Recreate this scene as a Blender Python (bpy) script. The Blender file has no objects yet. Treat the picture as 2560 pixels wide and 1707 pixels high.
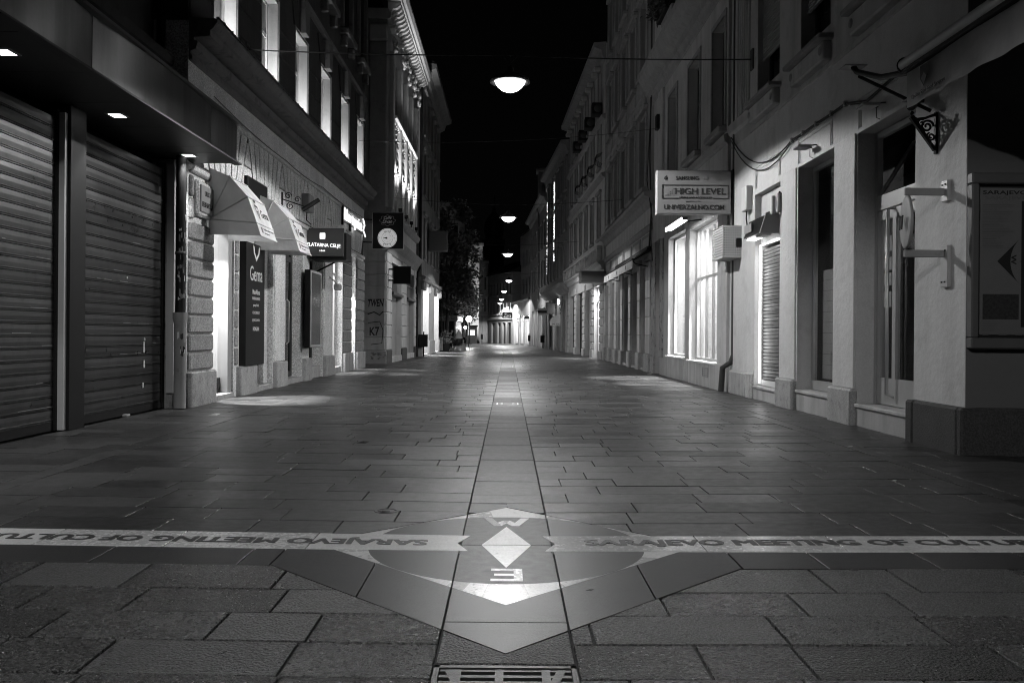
import bpy, math, random
from mathutils import Vector, Matrix
R = math.radians
random.seed(7)
scene = bpy.context.scene
COL = scene.collection
# ------------------------------------------------------------------ camera
cam_data = bpy.data.cameras.new('camera')
cam = bpy.data.objects.new('camera', cam_data); COL.objects.link(cam)
cam_data.sensor_width = 36.0
cam_data.lens = 2204.0 / 2560.0 * 36.0
cam_data.shift_x = 10.0 / 2560.0
cam_data.shift_y = -18.5 / 2560.0
cam_data.clip_start = 0.05; cam_data.clip_end = 2000
ROLL = 0.008
cam.matrix_world = Matrix(((math.cos(ROLL), -math.sin(ROLL), 0, 0), (0, 0, -1, 0),
                           (math.sin(ROLL), math.cos(ROLL), 0, 1.1), (0, 0, 0, 1)))
scene.camera = cam
# ------------------------------------------------------------------ night sky, moonless
world = bpy.data.worlds.new('World'); scene.world = world; world.use_nodes = True
nt = world.node_tree
sky = nt.nodes.new('ShaderNodeTexSky'); sky.sky_type = 'NISHITA'; sky.sun_disc = False
sky.sun_elevation = R(2); sky.sun_rotation = R(180)
bw = nt.nodes.new('ShaderNodeRGBToBW')
nt.links.new(sky.outputs[0], bw.inputs[0]); nt.links.new(bw.outputs[0], nt.nodes['Background'].inputs[0])
nt.nodes['Background'].inputs[1].default_value = 0.0005
sd = bpy.data.lights.new('moonlight', 'SUN'); sd.energy = 0.002; sd.angle = R(0.5)
sun = bpy.data.objects.new('moonlight', sd); COL.objects.link(sun); sun.rotation_euler = (R(50), 0, R(160))
vs = scene.view_settings
vs.view_transform = 'Standard'; vs.look = 'None'; vs.exposure = 0.0; vs.gamma = 1.0; vs.use_curve_mapping = False
scene.cycles.use_denoising = True; scene.cycles.filter_width = 1.05
scene.cycles.max_bounces = 6; scene.cycles.diffuse_bounces = 3; scene.cycles.transparent_max_bounces = 12
scene.cycles.sample_clamp_indirect = 4.0
scene.cycles.caustics_reflective = False; scene.cycles.caustics_refractive = False
LAMP_W = 1000.0

# ------------------------------------------------------------------ materials
MATS = {}
def mat(name, base=0.4, rough=0.8, metal=0.0, var=0.25, vs=2.0, bump=0.0, bs=80.0, island=0.0, streak=0.0,
        spots=0.0, spec=0.5, emit=0.0, rvar=0.0, aniso=False, big=0.0, fine=0.0, fs=150.0, gum=0.0):
    """grey procedural surface: two noises in world space, optional vertical streaks, dark spots, per piece tone"""
    if name in MATS: return MATS[name]
    m = bpy.data.materials.new(name); m.use_nodes = True; n = m.node_tree; L = n.links.new
    bsdf = n.nodes['Principled BSDF']
    geo = n.nodes.new('ShaderNodeNewGeometry')
    def noise(scale, vec, detail=4):
        t = n.nodes.new('ShaderNodeTexNoise'); t.inputs['Scale'].default_value = scale
        t.inputs['Detail'].default_value = detail; L(vec, t.inputs['Vector']); return t.outputs['Fac']
    def mth(op, a, b):
        t = n.nodes.new('ShaderNodeMath'); t.operation = op
        for i, v in enumerate((a, b)):
            if isinstance(v, (int, float)): t.inputs[i].default_value = v
            else: L(v, t.inputs[i])
        return t.outputs[0]
    P = geo.outputs['Position']
    f = mth('MULTIPLY_ADD', noise(vs, P, 6), 2 * var); n.nodes[-1].inputs[2].default_value = 1 - var
    f2 = mth('MULTIPLY_ADD', noise(vs * 9, P, 3), var); n.nodes[-1].inputs[2].default_value = 1 - var / 2
    f = mth('MULTIPLY', f, f2)
    if big:
        g = mth('MULTIPLY_ADD', noise(vs * 0.17, P, 3), 2 * big); n.nodes[-1].inputs[2].default_value = 1 - big
        f = mth('MULTIPLY', f, g)
    if island:
        oi = n.nodes.new('ShaderNodeObjectInfo')
        q = mth('FRACT', mth('ADD', oi.outputs['Random'], geo.outputs['Random Per Island']), 0)
        g = mth('MULTIPLY_ADD', q, 2 * island); n.nodes[-1].inputs[2].default_value = 1 - island
        f = mth('MULTIPLY', f, g)
    if streak:
        mp = n.nodes.new('ShaderNodeMapping'); mp.inputs['Scale'].default_value = (2.6, 2.6, 0.22); L(P, mp.inputs[0])
        r = n.nodes.new('ShaderNodeMapRange'); L(noise(1.6, mp.outputs[0], 5), r.inputs[0])
        r.inputs[1].default_value = 0.42; r.inputs[2].default_value = 0.72
        r.inputs[3].default_value = 1.0; r.inputs[4].default_value = 1.0 - streak
        f = mth('MULTIPLY', f, r.outputs[0])
    if spots:
        r = n.nodes.new('ShaderNodeMapRange'); L(noise(vs * 2.3, P, 8), r.inputs[0])
        r.inputs[1].default_value = 0.56; r.inputs[2].default_value = 0.66
        r.inputs[3].default_value = 1.0; r.inputs[4].default_value = 1.0 - spots
        f = mth('MULTIPLY', f, r.outputs[0])
    if fine:
        r = n.nodes.new('ShaderNodeMapRange'); L(noise(fs, P, 2), r.inputs[0])
        r.inputs[1].default_value = 0.36; r.inputs[2].default_value = 0.64
        r.inputs[3].default_value = 1.0 - fine; r.inputs[4].default_value = 1.0 + fine
        f = mth('MULTIPLY', f, r.outputs[0])
    if gum:
        vo = n.nodes.new('ShaderNodeTexVoronoi'); vo.inputs['Scale'].default_value = 2.6; L(P, vo.inputs['Vector'])
        r = n.nodes.new('ShaderNodeMapRange'); L(vo.outputs['Distance'], r.inputs[0])
        r.inputs[1].default_value = 0.05; r.inputs[2].default_value = 0.075
        r.inputs[3].default_value = 1.0 - gum; r.inputs[4].default_value = 1.0
        f = mth('MULTIPLY', f, r.outputs[0])
    c = mth('MULTIPLY', f, base)
    L(c, bsdf.inputs['Base Color'])
    bsdf.inputs['Roughness'].default_value = rough
    if rvar:
        rr = mth('MULTIPLY_ADD', noise(vs * 3, P, 5), 2 * rvar); n.nodes[-1].inputs[2].default_value = rough - rvar
        if island:
            rr = mth('MULTIPLY_ADD', q, .16); n.nodes[-1].inputs[2].default_value = -.08; rr2 = mth('MULTIPLY_ADD', noise(vs * 3, P, 5), 2 * rvar); n.nodes[-1].inputs[2].default_value = rough - rvar; rr = mth('ADD', rr, rr2)
        L(rr, bsdf.inputs['Roughness'])
    bsdf.inputs['Metallic'].default_value = metal
    bsdf.inputs['Specular IOR Level'].default_value = spec
    if aniso:
        bsdf.inputs['Anisotropic'].default_value = 0.85
        tg = n.nodes.new('ShaderNodeCombineXYZ'); tg.inputs[2].default_value = 1.0
        L(tg.outputs[0], bsdf.inputs['Tangent'])
    if emit:
        e = n.nodes.new('ShaderNodeCombineColor')
        L(c, bsdf.inputs['Emission Color']); bsdf.inputs['Emission Strength'].default_value = emit
    if bump:
        b = n.nodes.new('ShaderNodeBump'); b.inputs['Strength'].default_value = min(1.0, bump)
        b.inputs['Distance'].default_value = 0.6 / bs * max(1.0, bump)
        L(noise(bs, P, 3), b.inputs['Height']); L(b.outputs[0], bsdf.inputs['Normal'])
    MATS[name] = m; return m
def emis(name, strength, col=1.0):
    if name in MATS: return MATS[name]
    m = bpy.data.materials.new(name); m.use_nodes = True; n = m.node_tree
    b = n.nodes['Principled BSDF']; b.inputs['Base Color'].default_value = (col * .8, col * .8, col * .8, 1)
    b.inputs['Emission Color'].default_value = (col, col, col, 1); b.inputs['Emission Strength'].default_value = strength
    MATS[name] = m; return m
def glassmat(name, tint=0.9, refl=1.0):
    m = bpy.data.materials.new(name); m.use_nodes = True; n = m.node_tree; L = n.links.new
    n.nodes.remove(n.nodes['Principled BSDF'])
    t = n.nodes.new('ShaderNodeBsdfTransparent'); t.inputs[0].default_value = (tint, tint, tint, 1)
    g = n.nodes.new('ShaderNodeBsdfGlossy'); g.inputs['Roughness'].default_value = 0.03
    lw = n.nodes.new('ShaderNodeLayerWeight'); lw.inputs[0].default_value = 0.5
    pw = n.nodes.new('ShaderNodeMath'); pw.operation = 'POWER'; L(lw.outputs['Facing'], pw.inputs[0]); pw.inputs[1].default_value = 4.5
    fr = n.nodes.new('ShaderNodeMath'); fr.operation = 'MULTIPLY_ADD'; L(pw.outputs[0], fr.inputs[0]); fr.inputs[1].default_value = 0.5; fr.inputs[2].default_value = 0.035
    mx = n.nodes.new('ShaderNodeMixShader'); L(fr.outputs[0], mx.inputs[0]); L(t.outputs[0], mx.inputs[1]); L(g.outputs[0], mx.inputs[2])
    L(mx.outputs[0], n.nodes['Material Output'].inputs[0]); MATS[name] = m; return m
def fabricmat(name, base, trans):
    m = bpy.data.materials.new(name); m.use_nodes = True; n = m.node_tree; L = n.links.new
    n.nodes.remove(n.nodes['Principled BSDF'])
    geo = n.nodes.new('ShaderNodeNewGeometry'); nz = n.nodes.new('ShaderNodeTexNoise'); nz.inputs['Scale'].default_value = 3.5
    nz.inputs['Detail'].default_value = 7; L(geo.outputs['Position'], nz.inputs['Vector'])
    rp = n.nodes.new('ShaderNodeMapRange'); L(nz.outputs['Fac'], rp.inputs[0]); rp.inputs[3].default_value = base * .65; rp.inputs[4].default_value = base * 1.2
    d = n.nodes.new('ShaderNodeBsdfDiffuse'); t = n.nodes.new('ShaderNodeBsdfTranslucent')
    L(rp.outputs[0], d.inputs[0]); L(rp.outputs[0], t.inputs[0])
    b = n.nodes.new('ShaderNodeBump'); b.inputs['Strength'].default_value = .35; b.inputs['Distance'].default_value = .02
    n2 = n.nodes.new('ShaderNodeTexNoise'); n2.inputs['Scale'].default_value = 9; L(geo.outputs['Position'], n2.inputs['Vector'])
    L(n2.outputs['Fac'], b.inputs['Height']); L(b.outputs[0], d.inputs['Normal'])
    mx = n.nodes.new('ShaderNodeMixShader'); mx.inputs[0].default_value = trans
    L(d.outputs[0], mx.inputs[1]); L(t.outputs[0], mx.inputs[2]); L(mx.outputs[0], n.nodes['Material Output'].inputs[0])
    MATS[name] = m; return m
# street
ROUGH = mat('flamed granite', .055, .3, fine=.85, fs=125, gum=.3, var=.4, vs=16, bump=2.2, bs=95, island=.28, spots=.35, rvar=.12, spec=.6)
SMOOTH = mat('honed granite', .046, .4, fine=.4, fs=170, gum=.45, var=.3, vs=5, bump=.5, bs=170, island=.34, rvar=.12, big=.3, spots=.3, spec=.34)
STRIP = mat('light granite strip', .05, .45, fine=.4, fs=190, gum=.4, spec=.28, var=.3, vs=6, bump=.3, bs=200, island=.3, rvar=.12, spots=.4)
APRON = mat('dark honed granite', .034, .42, spec=.3, fine=.45, fs=190, var=.2, vs=6, bump=.2, bs=300, island=.12, spots=.15)
WHITE = mat('white marble inlay', .6, .3, var=.16, vs=11, bump=.1, bs=40, island=.06, spots=.1, rvar=.12, spec=.6, big=.12, fine=.1, fs=90)
JOINT = mat('dark joint mortar', .03, .95, var=.4, vs=20)
IRON = mat('cast iron', .06, .45, metal=.8, var=.35, vs=25, bump=.3, bs=150)
LETTER = mat('dark inlaid lettering', .045, .45, var=.25, vs=12)
# walls
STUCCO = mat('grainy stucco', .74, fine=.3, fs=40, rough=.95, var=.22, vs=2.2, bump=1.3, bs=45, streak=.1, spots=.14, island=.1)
STUCCO_BLOCK = mat('rough cast block', .28, .95, fine=.3, fs=45, var=.22, vs=5, bump=1.2, bs=55, island=.12)
PLINTH = mat('plinth stone', .4, .85, fine=.2, fs=60, var=.25, vs=4, bump=.4, bs=50, streak=.2, spots=.25, island=.12)
DARKWALL = mat('darkened plaster', .05, .95, var=.35, vs=1.6, bump=.5, bs=60, streak=.35, island=.15)  # stucco upper wall: shade above the lamp cutoff is put into this albedo
DARKER = mat('dark facade', .035, .9, var=.4, vs=1.3, streak=.3)
PAINT = mat('painted plaster', .62, .85, var=.12, vs=1.1, bump=.25, bs=14, streak=.1, spots=.1, fine=.05, fs=60)
PAINT2 = mat('worn painted plaster', .5, .9, var=.14, vs=1.7, bump=.3, bs=30, streak=.25, spots=.12)
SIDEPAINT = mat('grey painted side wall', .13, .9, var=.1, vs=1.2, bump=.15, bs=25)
PEEL = mat('peeling plaster', .34, .95, var=.3, vs=3.2, bump=.8, bs=25, spots=.6)
MARBLE = mat('stone cladding', .48, .5, var=.22, vs=3.5, bump=.1, bs=20, streak=.35, island=.12)
DARKSTONE = mat('dark plinth slab', .05, .8, fine=.35, fs=70, var=.3, vs=6, bump=.6, bs=60, island=.1)
OCHRE = mat('faded facade', .26, .92, var=.2, vs=1.1, bump=.4, bs=40, streak=.3)
TRIM = mat('plaster moulding', .3, .9, var=.25, vs=2.5, bump=.4, bs=40, streak=.06, spots=.15)
DTRIM = mat('dark moulding', .15, .92, var=.3, vs=2.5, bump=.5, bs=40, streak=.05, spots=.3)  # darker moulding tone with random spots
TRIM2 = mat('pale carved stone', .5, .85, var=.2, vs=4, bump=.4, bs=50, streak=.05)
# metals, plastics
SLAT = mat('galvanised slat', .062, .38, metal=.6, var=.25, vs=3, streak=.2, spots=.2, rvar=.1, island=.15)
BLACKM = mat('black metal', .012, .55, var=.3, vs=5, spec=.2)
DARKM = mat('dark grey metal', .06, .45, metal=.4, var=.25, vs=5)
FASCIA = mat('brushed steel fascia', .22, .3, metal=1.0, var=.18, vs=3, streak=.45, aniso=True)
SOFFIT = mat('soffit panel', .03, .4, var=.25, vs=3)
ALU = mat('aluminium frame', .55, .35, metal=.6, var=.12, vs=4)
GREYPAINT = mat('grey painted metal', .3, .5, var=.12, vs=5, spots=.12)
WHITEP = mat('white plastic', .68, .45, var=.08, vs=5)
OFFWHITE = mat('off white panel', .5, .5, var=.12, vs=3, streak=.15)
BLACKSIGN = mat('black sign panel', .01, .5, var=.3, vs=3, spec=.2)
GREYPRINT = mat('grey print', .2, .7, var=.1, vs=8)
DARKPRINT = mat('dark print', .03, .7, var=.1, vs=8)
WHITEPRINT = mat('white print', .7, .6, var=.05, vs=8)
PAPER = mat('poster paper', .24, .8, var=.1, vs=6)
WOOD = mat('dark door wood', .05, .5, var=.3, vs=6, streak=.4)
GLASSD = mat('dark window glass', .012, .06, var=.2, vs=2, spec=.8, bump=.05, bs=2.0)
GLASSC = glassmat('shop glass')
CABLE = mat('black cable', .02, .6, var=.2, vs=9)
FABRIC = fabricmat('awning canvas', .85, .12)
FABRICD = fabricmat('dull canvas', .5, .15)
LEAF = mat('leaves', .15, .55, var=.5, vs=6, island=.4)
BARK = mat('bark', .08, .9, var=.4, vs=8, bump=.8, bs=40)
LIT = emis('lit shop interior', 2.2)
LIT2 = emis('bright lit interior', 2.4)
LITDIM = emis('dim lit interior', .6)
LENS = emis('lamp lens', 10.0)
LENS2 = emis('small lamp lens', 8.0)
LETTERLIT = emis('lit letters', 1.5)
TUBE = emis('led tube', 4.0)

# ------------------------------------------------------------------ object helpers
OFF = {}
def tagit(o, label, cat, group=None, kind=None):
    if label: o['label'] = label
    if cat: o['category'] = cat
    if group: o['group'] = group
    if kind: o['kind'] = kind
    return o
def T(name, label, cat, loc=(0, 0, 0), group=None, rot=None):
    o = bpy.data.objects.new(name, None); COL.objects.link(o); o.empty_display_size = .2
    o.location = loc
    if rot is None: OFF[o] = Vector(loc)
    else: o.rotation_euler = (0, 0, rot); OFF[o] = Vector((0, 0, 0))
    return tagit(o, label, cat, group)
class B:
    def __init__(s): s.v = []; s.f = []; s.sm = []
    def add(s, vs, fs, smooth=False):
        k = len(s.v); s.v += [tuple(p) for p in vs]
        for f in fs: s.f.append([k + i for i in f]); s.sm.append(smooth)
        return s
    def box(s, x0, x1, y0, y1, z0, z1):
        x0, x1 = sorted((x0, x1)); y0, y1 = sorted((y0, y1)); z0, z1 = sorted((z0, z1))
        return s.add([(x0, y0, z0), (x1, y0, z0), (x1, y1, z0), (x0, y1, z0), (x0, y0, z1), (x1, y0, z1), (x1, y1, z1), (x0, y1, z1)],
                     [(3, 2, 1, 0), (4, 5, 6, 7), (0, 1, 5, 4), (1, 2, 6, 5), (2, 3, 7, 6), (3, 0, 4, 7)])
    def cbox(s, x0, x1, y0, y1, z0, z1, c):
        x0, x1 = sorted((x0, x1)); y0, y1 = sorted((y0, y1)); z0, z1 = sorted((z0, z1))
        c = min(c, (x1 - x0) * .45, (y1 - y0) * .45, (z1 - z0) * .45)
        a = [(x0, x1), (y0, y1), (z0, z1)]; vs = []; idx = {}
        for i in range(2):
            for j in range(2):
                for k in range(2):
                    co = [a[0][i], a[1][j], a[2][k]]; sg = [1 if q == 0 else -1 for q in (i, j, k)]
                    for ax in range(3):
                        p = list(co)
                        for o in range(3):
                            if o != ax: p[o] += sg[o] * c
                        idx[(i, j, k, ax)] = len(vs); vs.append(p)
        fs = []
        for ax in range(3):
            o1, o2 = [q for q in range(3) if q != ax]
            for sd in range(2):
                f = []
                for (p, q) in ((0, 0), (1, 0), (1, 1), (0, 1)):
                    t = [0, 0, 0]; t[ax] = sd; t[o1] = p; t[o2] = q; f.append(idx[(*t, ax)])
                fs.append(f)
        for ax in range(3):
            o1, o2 = [q for q in range(3) if q != ax]
            for p in range(2):
                for q in range(2):
                    t0 = [0, 0, 0]; t1 = [0, 0, 0]; t0[o1] = t1[o1] = p; t0[o2] = t1[o2] = q; t1[ax] = 1
                    fs.append([idx[(*t0, o1)], idx[(*t1, o1)], idx[(*t1, o2)], idx[(*t0, o2)]])
        for i in range(2):
            for j in range(2):
                for k in range(2): fs.append([idx[(i, j, k, q)] for q in range(3)])
        return s.add(vs, fs)
    def prism(s, pts, axis, a, b):
        n = len(pts)
        def mk(p, t): return {'x': (t, p[0], p[1]), 'y': (p[0], t, p[1]), 'z': (p[0], p[1], t)}[axis]
        vs = [mk(p, a) for p in pts] + [mk(p, b) for p in pts]
        fs = [list(range(n))[::-1], list(range(n, 2 * n))] + [(i, (i + 1) % n, n + (i + 1) % n, n + i) for i in range(n)]
        return s.add(vs, fs)
    def quad(s, *p): return s.add(p, [tuple(range(len(p)))])
    def tube(s, pts, r, n=8, cap=True):
        pts = [Vector(p) for p in pts]; vs = []; fs = []
        rr = r if isinstance(r, (list, tuple)) else [r] * len(pts)
        up = None
        for i, p in enumerate(pts):
            d = (pts[min(i + 1, len(pts) - 1)] - pts[max(i - 1, 0)])
            d = d.normalized() if d.length > 1e-9 else Vector((0, 0, 1))
            if up is None: up = Vector((0, 0, 1)) if abs(d.z) < .9 else Vector((1, 0, 0))
            a = d.cross(up); a = a.normalized() if a.length > 1e-6 else d.orthogonal().normalized(); b = a.cross(d); up = b
            for k in range(n):
                t = 2 * math.pi * k / n; vs.append(p + (a * math.cos(t) + b * math.sin(t)) * rr[i])
        for i in range(len(pts) - 1):
            for k in range(n): fs.append((i * n + k, i * n + (k + 1) % n, (i + 1) * n + (k + 1) % n, (i + 1) * n + k))
        s.add(vs, fs, True)
        if cap: s.add(vs[:n], [tuple(range(n))[::-1]]); s.add(vs[-n:], [tuple(range(n))])
        return s
    def lathe(s, c, prof, n=24, axis='z'):
        vs = []; fs = []
        for r, h in prof:
            for k in range(n):
                t = 2 * math.pi * k / n; a, b = r * math.cos(t), r * math.sin(t)
                vs.append({'z': (c[0] + a, c[1] + b, c[2] + h), 'x': (c[0] + h, c[1] + a, c[2] + b), 'y': (c[0] + a, c[1] + h, c[2] + b)}[axis])
        for i in range(len(prof) - 1):
            for k in range(n): fs.append((i * n + k, i * n + (k + 1) % n, (i + 1) * n + (k + 1) % n, (i + 1) * n + k))
        return s.add(vs, fs, True)
    def ball(s, c, r, n=12, sq=(1, 1, 1)):
        pr = [(math.sin(math.pi * i / n) , -math.cos(math.pi * i / n)) for i in range(n + 1)]
        k = len(s.v); s.lathe((0, 0, 0), [(max(a, 1e-4) * r, b * r) for a, b in pr], n * 2)
        for i in range(k, len(s.v)):
            p = s.v[i]; s.v[i] = (c[0] + p[0] * sq[0], c[1] + p[1] * sq[1], c[2] + p[2] * sq[2])
        return s
    def build(s, name, m, parent=None, label=None, smooth=None):
        me = bpy.data.meshes.new(name)
        o = bpy.data.objects.new(name, me); COL.objects.link(o)
        of = Vector((0, 0, 0))
        if parent is not None: o.parent = parent; of = OFF[parent]
        OFF[o] = of
        me.from_pydata([(p[0] - of.x, p[1] - of.y, p[2] - of.z) for p in s.v], [], s.f)
        me.polygons.foreach_set('use_smooth', [bool(x) for x in s.sm])
        if m: me.materials.append(m)
        me.update()
        if label: o['label'] = label
        return o
def part(parent, name, m, *boxes, c=0, label=None):
    b = B()
    for q in boxes: b.cbox(*q, c) if c else b.box(*q)
    return b.build(name, m, parent, label)
def light(kind, name, parent, loc, energy, aim=(0, 0, -1), size=.1, spot=None, blend=.15, size_y=None):
    d = bpy.data.lights.new(name, kind); d.energy = energy
    if kind == 'AREA':
        d.size = size
        if size_y: d.shape = 'RECTANGLE'; d.size_y = size_y
    else: d.shadow_soft_size = size
    if spot: d.spot_size = R(spot); d.spot_blend = blend
    o = bpy.data.objects.new(name, d); COL.objects.link(o)
    o.rotation_euler = Vector(aim).to_track_quat('-Z', 'Y').to_euler()
    if parent is not None: o.parent = parent; loc = Vector(loc) - OFF[parent]
    o.location = loc
    return o
def text(parent, s, m, org, xd, yd, w, h, ex=.004, name='lettering', shear=0, align='L', keep=False, bold=0.0):
    """lettering laid with its lower left corner at org, along xd, up yd, fitted to width w and height h (keep = scale by height only)"""
    cu = bpy.data.curves.new(name, 'FONT'); cu.body = s; cu.size = 1; cu.shear = shear; cu.offset = bold; cu.resolution_u = 3
    t = bpy.data.objects.new(name, cu); COL.objects.link(t)
    me = bpy.data.meshes.new_from_object(t.evaluated_get(bpy.context.evaluated_depsgraph_get()))
    bpy.data.objects.remove(t); bpy.data.curves.remove(cu)
    if not me.vertices: return None
    xs = [v.co.x for v in me.vertices]; ys = [v.co.y for v in me.vertices]
    x0, x1, y0, y1 = min(xs), max(xs), min(ys), max(ys)
    sy = h / max(1e-6, y1 - y0); sx = sy if keep else w / max(1e-6, x1 - x0)
    if keep and w and (x1 - x0) * sx > w: sx = w / (x1 - x0)
    xd = Vector(xd).normalized(); yd = Vector(yd).normalized(); nn = xd.cross(yd); org = Vector(org)
    sh = 0 if align == 'L' else (w - (x1 - x0) * sx) * (.5 if align == 'C' else 1)
    V = [org + xd * ((v.co.x - x0) * sx + sh) + yd * ((v.co.y - y0) * sy) for v in me.vertices]
    F = [list(p.vertices) for p in me.polygons]
    b = B(); n = len(V)
    from collections import Counter
    ec = Counter(); 
    for f in F:
        for i in range(len(f)): ec[(f[i], f[(i + 1) % len(f)])] += 1
    b.v = [tuple(p + nn * ex) for p in V] + [tuple(p - nn * .001) for p in V]
    b.f = [list(f) for f in F] + [[i, j, n + j, n + i] for (i, j) in ec if (j, i) not in ec]
    b.sm = [False] * len(b.f)
    bpy.data.meshes.remove(me)
    return b.build(name, m, parent)
def copytree(o, dx, label=None, parent=None):
    c = o.copy(); COL.objects.link(c)
    if parent is not None: c.parent = parent
    OFF[c] = OFF[o].copy()
    if parent is None: c.location = Vector(o.location) + Vector(dx); OFF[c] = OFF[o] + Vector(dx)
    if label: c['label'] = label
    for ch in list(o.children): copytree(ch, dx, None, c)
    return c
def gz(x): return .008 * abs(x)
def facade(parent, name, m, X, s, y0, y1, z0, z1, ops, th=.25, ends=True):
    """street wall in the plane X (s=+1 right side, -1 left side), with openings (ya,yb,za,zb) cut through and their reveals"""
    b = B()
    ys = sorted(set([y0, y1] + [v for o in ops for v in o[:2]])); zs = sorted(set([z0, z1] + [v for o in ops for v in o[2:4]]))
    for i in range(len(ys) - 1):
        for j in range(len(zs) - 1):
            cy, cz = (ys[i] + ys[i + 1]) / 2, (zs[j] + zs[j + 1]) / 2
            if any(o[0] < cy < o[1] and o[2] < cz < o[3] for o in ops): continue
            b.quad((X, ys[i], zs[j]), (X, ys[i + 1], zs[j]), (X, ys[i + 1], zs[j + 1]), (X, ys[i], zs[j + 1]))
    Xi = X + s * th
    for (a, c, d, e) in [o[:4] for o in ops]:
        b.quad((X, a, d), (Xi, a, d), (Xi, a, e), (X, a, e)); b.quad((X, c, d), (Xi, c, d), (Xi, c, e), (X, c, e))
        b.quad((X, a, d), (Xi, a, d), (Xi, c, d), (X, c, d)); b.quad((X, a, e), (Xi, a, e), (Xi, c, e), (X, c, e))
    if ends:
        D = X + s * 5.0
        b.quad((X, y0, z0), (D, y0, z0), (D, y0, z1), (X, y0, z1)); b.quad((X, y1, z0), (D, y1, z0), (D, y1, z1), (X, y1, z1))
        b.quad((X, y0, z1), (D, y0, z1), (D, y1, z1), (X, y1, z1)); b.quad((D, y0, z0), (D, y1, z0), (D, y1, z1), (D, y0, z1))
    return b.build(name, m, parent)
def window(parent, X, s, ya, yb, za, zb, fr=None, gl=None, depth=.2, bars=(.5,), trans=.72, w=.06, name='window', sill=None, back=True, pane='pane'):
    """timber or metal window set back in its opening: frame, mullions, transom, pane"""
    fr = fr or ALU; gl = gl or GLASSD
    x0, x1 = X + s * depth, X + s * (depth + .06)
    b = B(); b.box(x0, x1, ya, ya + w, za, zb).box(x0, x1, yb - w, yb, za, zb).box(x0, x1, ya + w, yb - w, za, za + w).box(x0, x1, ya + w, yb - w, zb - w, zb)
    xm = x0 + s * .008
    for t in bars:
        yc = ya + (yb - ya) * t; b.box(xm, x1, yc - w * .45, yc + w * .45, za + w, zb - w)
    if trans:
        zc = za + (zb - za) * trans; b.box(xm + s * .004, x1, ya + w, yb - w, zc - w * .5, zc + w * .5)
    o = b.build(name, fr, parent)
    if gl: B().box(x0 + s * .03, x0 + s * .036, ya + w * .5, yb - w * .5, za + w * .5, zb - w * .5).build(pane, gl, o)
    if sill:
        B().cbox(X - s * .08, X + s * depth, ya - .08, yb + .08, za - .07, za, .012).build('sill', sill, o)
    return o
def moulding(parent, name, m, X, s, y0, y1, prof):
    """horizontal moulding; prof = [(outward, z)] polyline, swept along the wall"""
    pts = [(X - s * a, z) for a, z in prof] + [(X + s * .02, prof[-1][1]), (X + s * .02, prof[0][1])]
    return B().prism(pts, 'y', y0, y1).build(name, m, parent)
# ================================================================== ground and paving
ground = B().quad((-150, -60, -.05), (150, -60, -.05), (150, 400, -.05), (-150, 400, -.05)).build('ground', JOINT)
tagit(ground, 'dark ground under and around the street', 'ground', kind='structure')
def cxl(y): return 0 if y < 47 else -.0011 * (y - 47) ** 2
# joint bed: one sheet following the shallow cross fall
b = B(); yy = [-8, 2, 6, 12, 20, 30, 40, 47] + [47 + 4 * i for i in range(1, 18)]
for a, c in zip(yy, yy[1:]):
    for x0, x1 in ((-9, 0), (0, 9)):
        b.quad((x0 + cxl(a), a, gz(x0) - .014), (x1 + cxl(a), a, gz(x1) - .014), (x1 + cxl(c), c, gz(x1) - .014), (x0 + cxl(c), c, gz(x0) - .014))
pavement = b.build('pavement', JOINT); tagit(pavement, 'granite paved pedestrian street with a central strip', 'pavement', kind='structure')
def clip(poly, a, bb, c):
    """keep a*x+b*y<=c"""
    out = []
    for i in range(len(poly)):
        p, q = poly[i], poly[(i + 1) % len(poly)]
        dp, dq = a * p[0] + bb * p[1] - c, a * q[0] + bb * q[1] - c
        if dp <= 0: out.append(p)
        if dp * dq < 0:
            t = dp / (dp - dq); out.append((p[0] + (q[0] - p[0]) * t, p[1] + (q[1] - p[1]) * t))
    return out
def area(poly): return abs(sum(poly[i][0] * poly[(i + 1) % len(poly)][1] - poly[(i + 1) % len(poly)][0] * poly[i][1] for i in range(len(poly)))) / 2
def slab(b, poly, th=.016, ch=.0015, dz=0.0, tilt=(0, 0)):
    """one stone: top face with a small arris, sides down into the joint"""
    cx, cy = sum(p[0] for p in poly) / len(poly), sum(p[1] for p in poly) / len(poly)
    n = len(poly)
    def z(x, y): return gz(x - cxl(y)) + dz + tilt[0] * (x - cx) + tilt[1] * (y - cy)
    top = []
    for x, y in poly:
        dx, dy = cx - x, cy - y; l = math.hypot(dx, dy) or 1
        top.append((x + dx / l * ch * 1.6, y + dy / l * ch * 1.6))
    vs = [(x, y, z(x, y)) for x, y in top] + [(x, y, z(x, y) - ch) for x, y in poly] + [(x, y, z(x, y) - th) for x, y in poly]
    fs = [list(range(n))] + [(i + n, (i + 1) % n + n, (i + 1) % n, i) for i in range(n)] + [(i + 2 * n, (i + 1) % n + 2 * n, (i + 1) % n + n, i + n) for i in range(n)]
    if sum(poly[i][0] * poly[(i + 1) % n][1] - poly[(i + 1) % n][0] * poly[i][1] for i in range(n)) < 0: fs = [f[::-1] if isinstance(f, list) else tuple(reversed(f)) for f in fs]
    b.add(vs, fs)
rg = random.Random(3)
slabs = []      # (y, poly, material)
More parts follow.
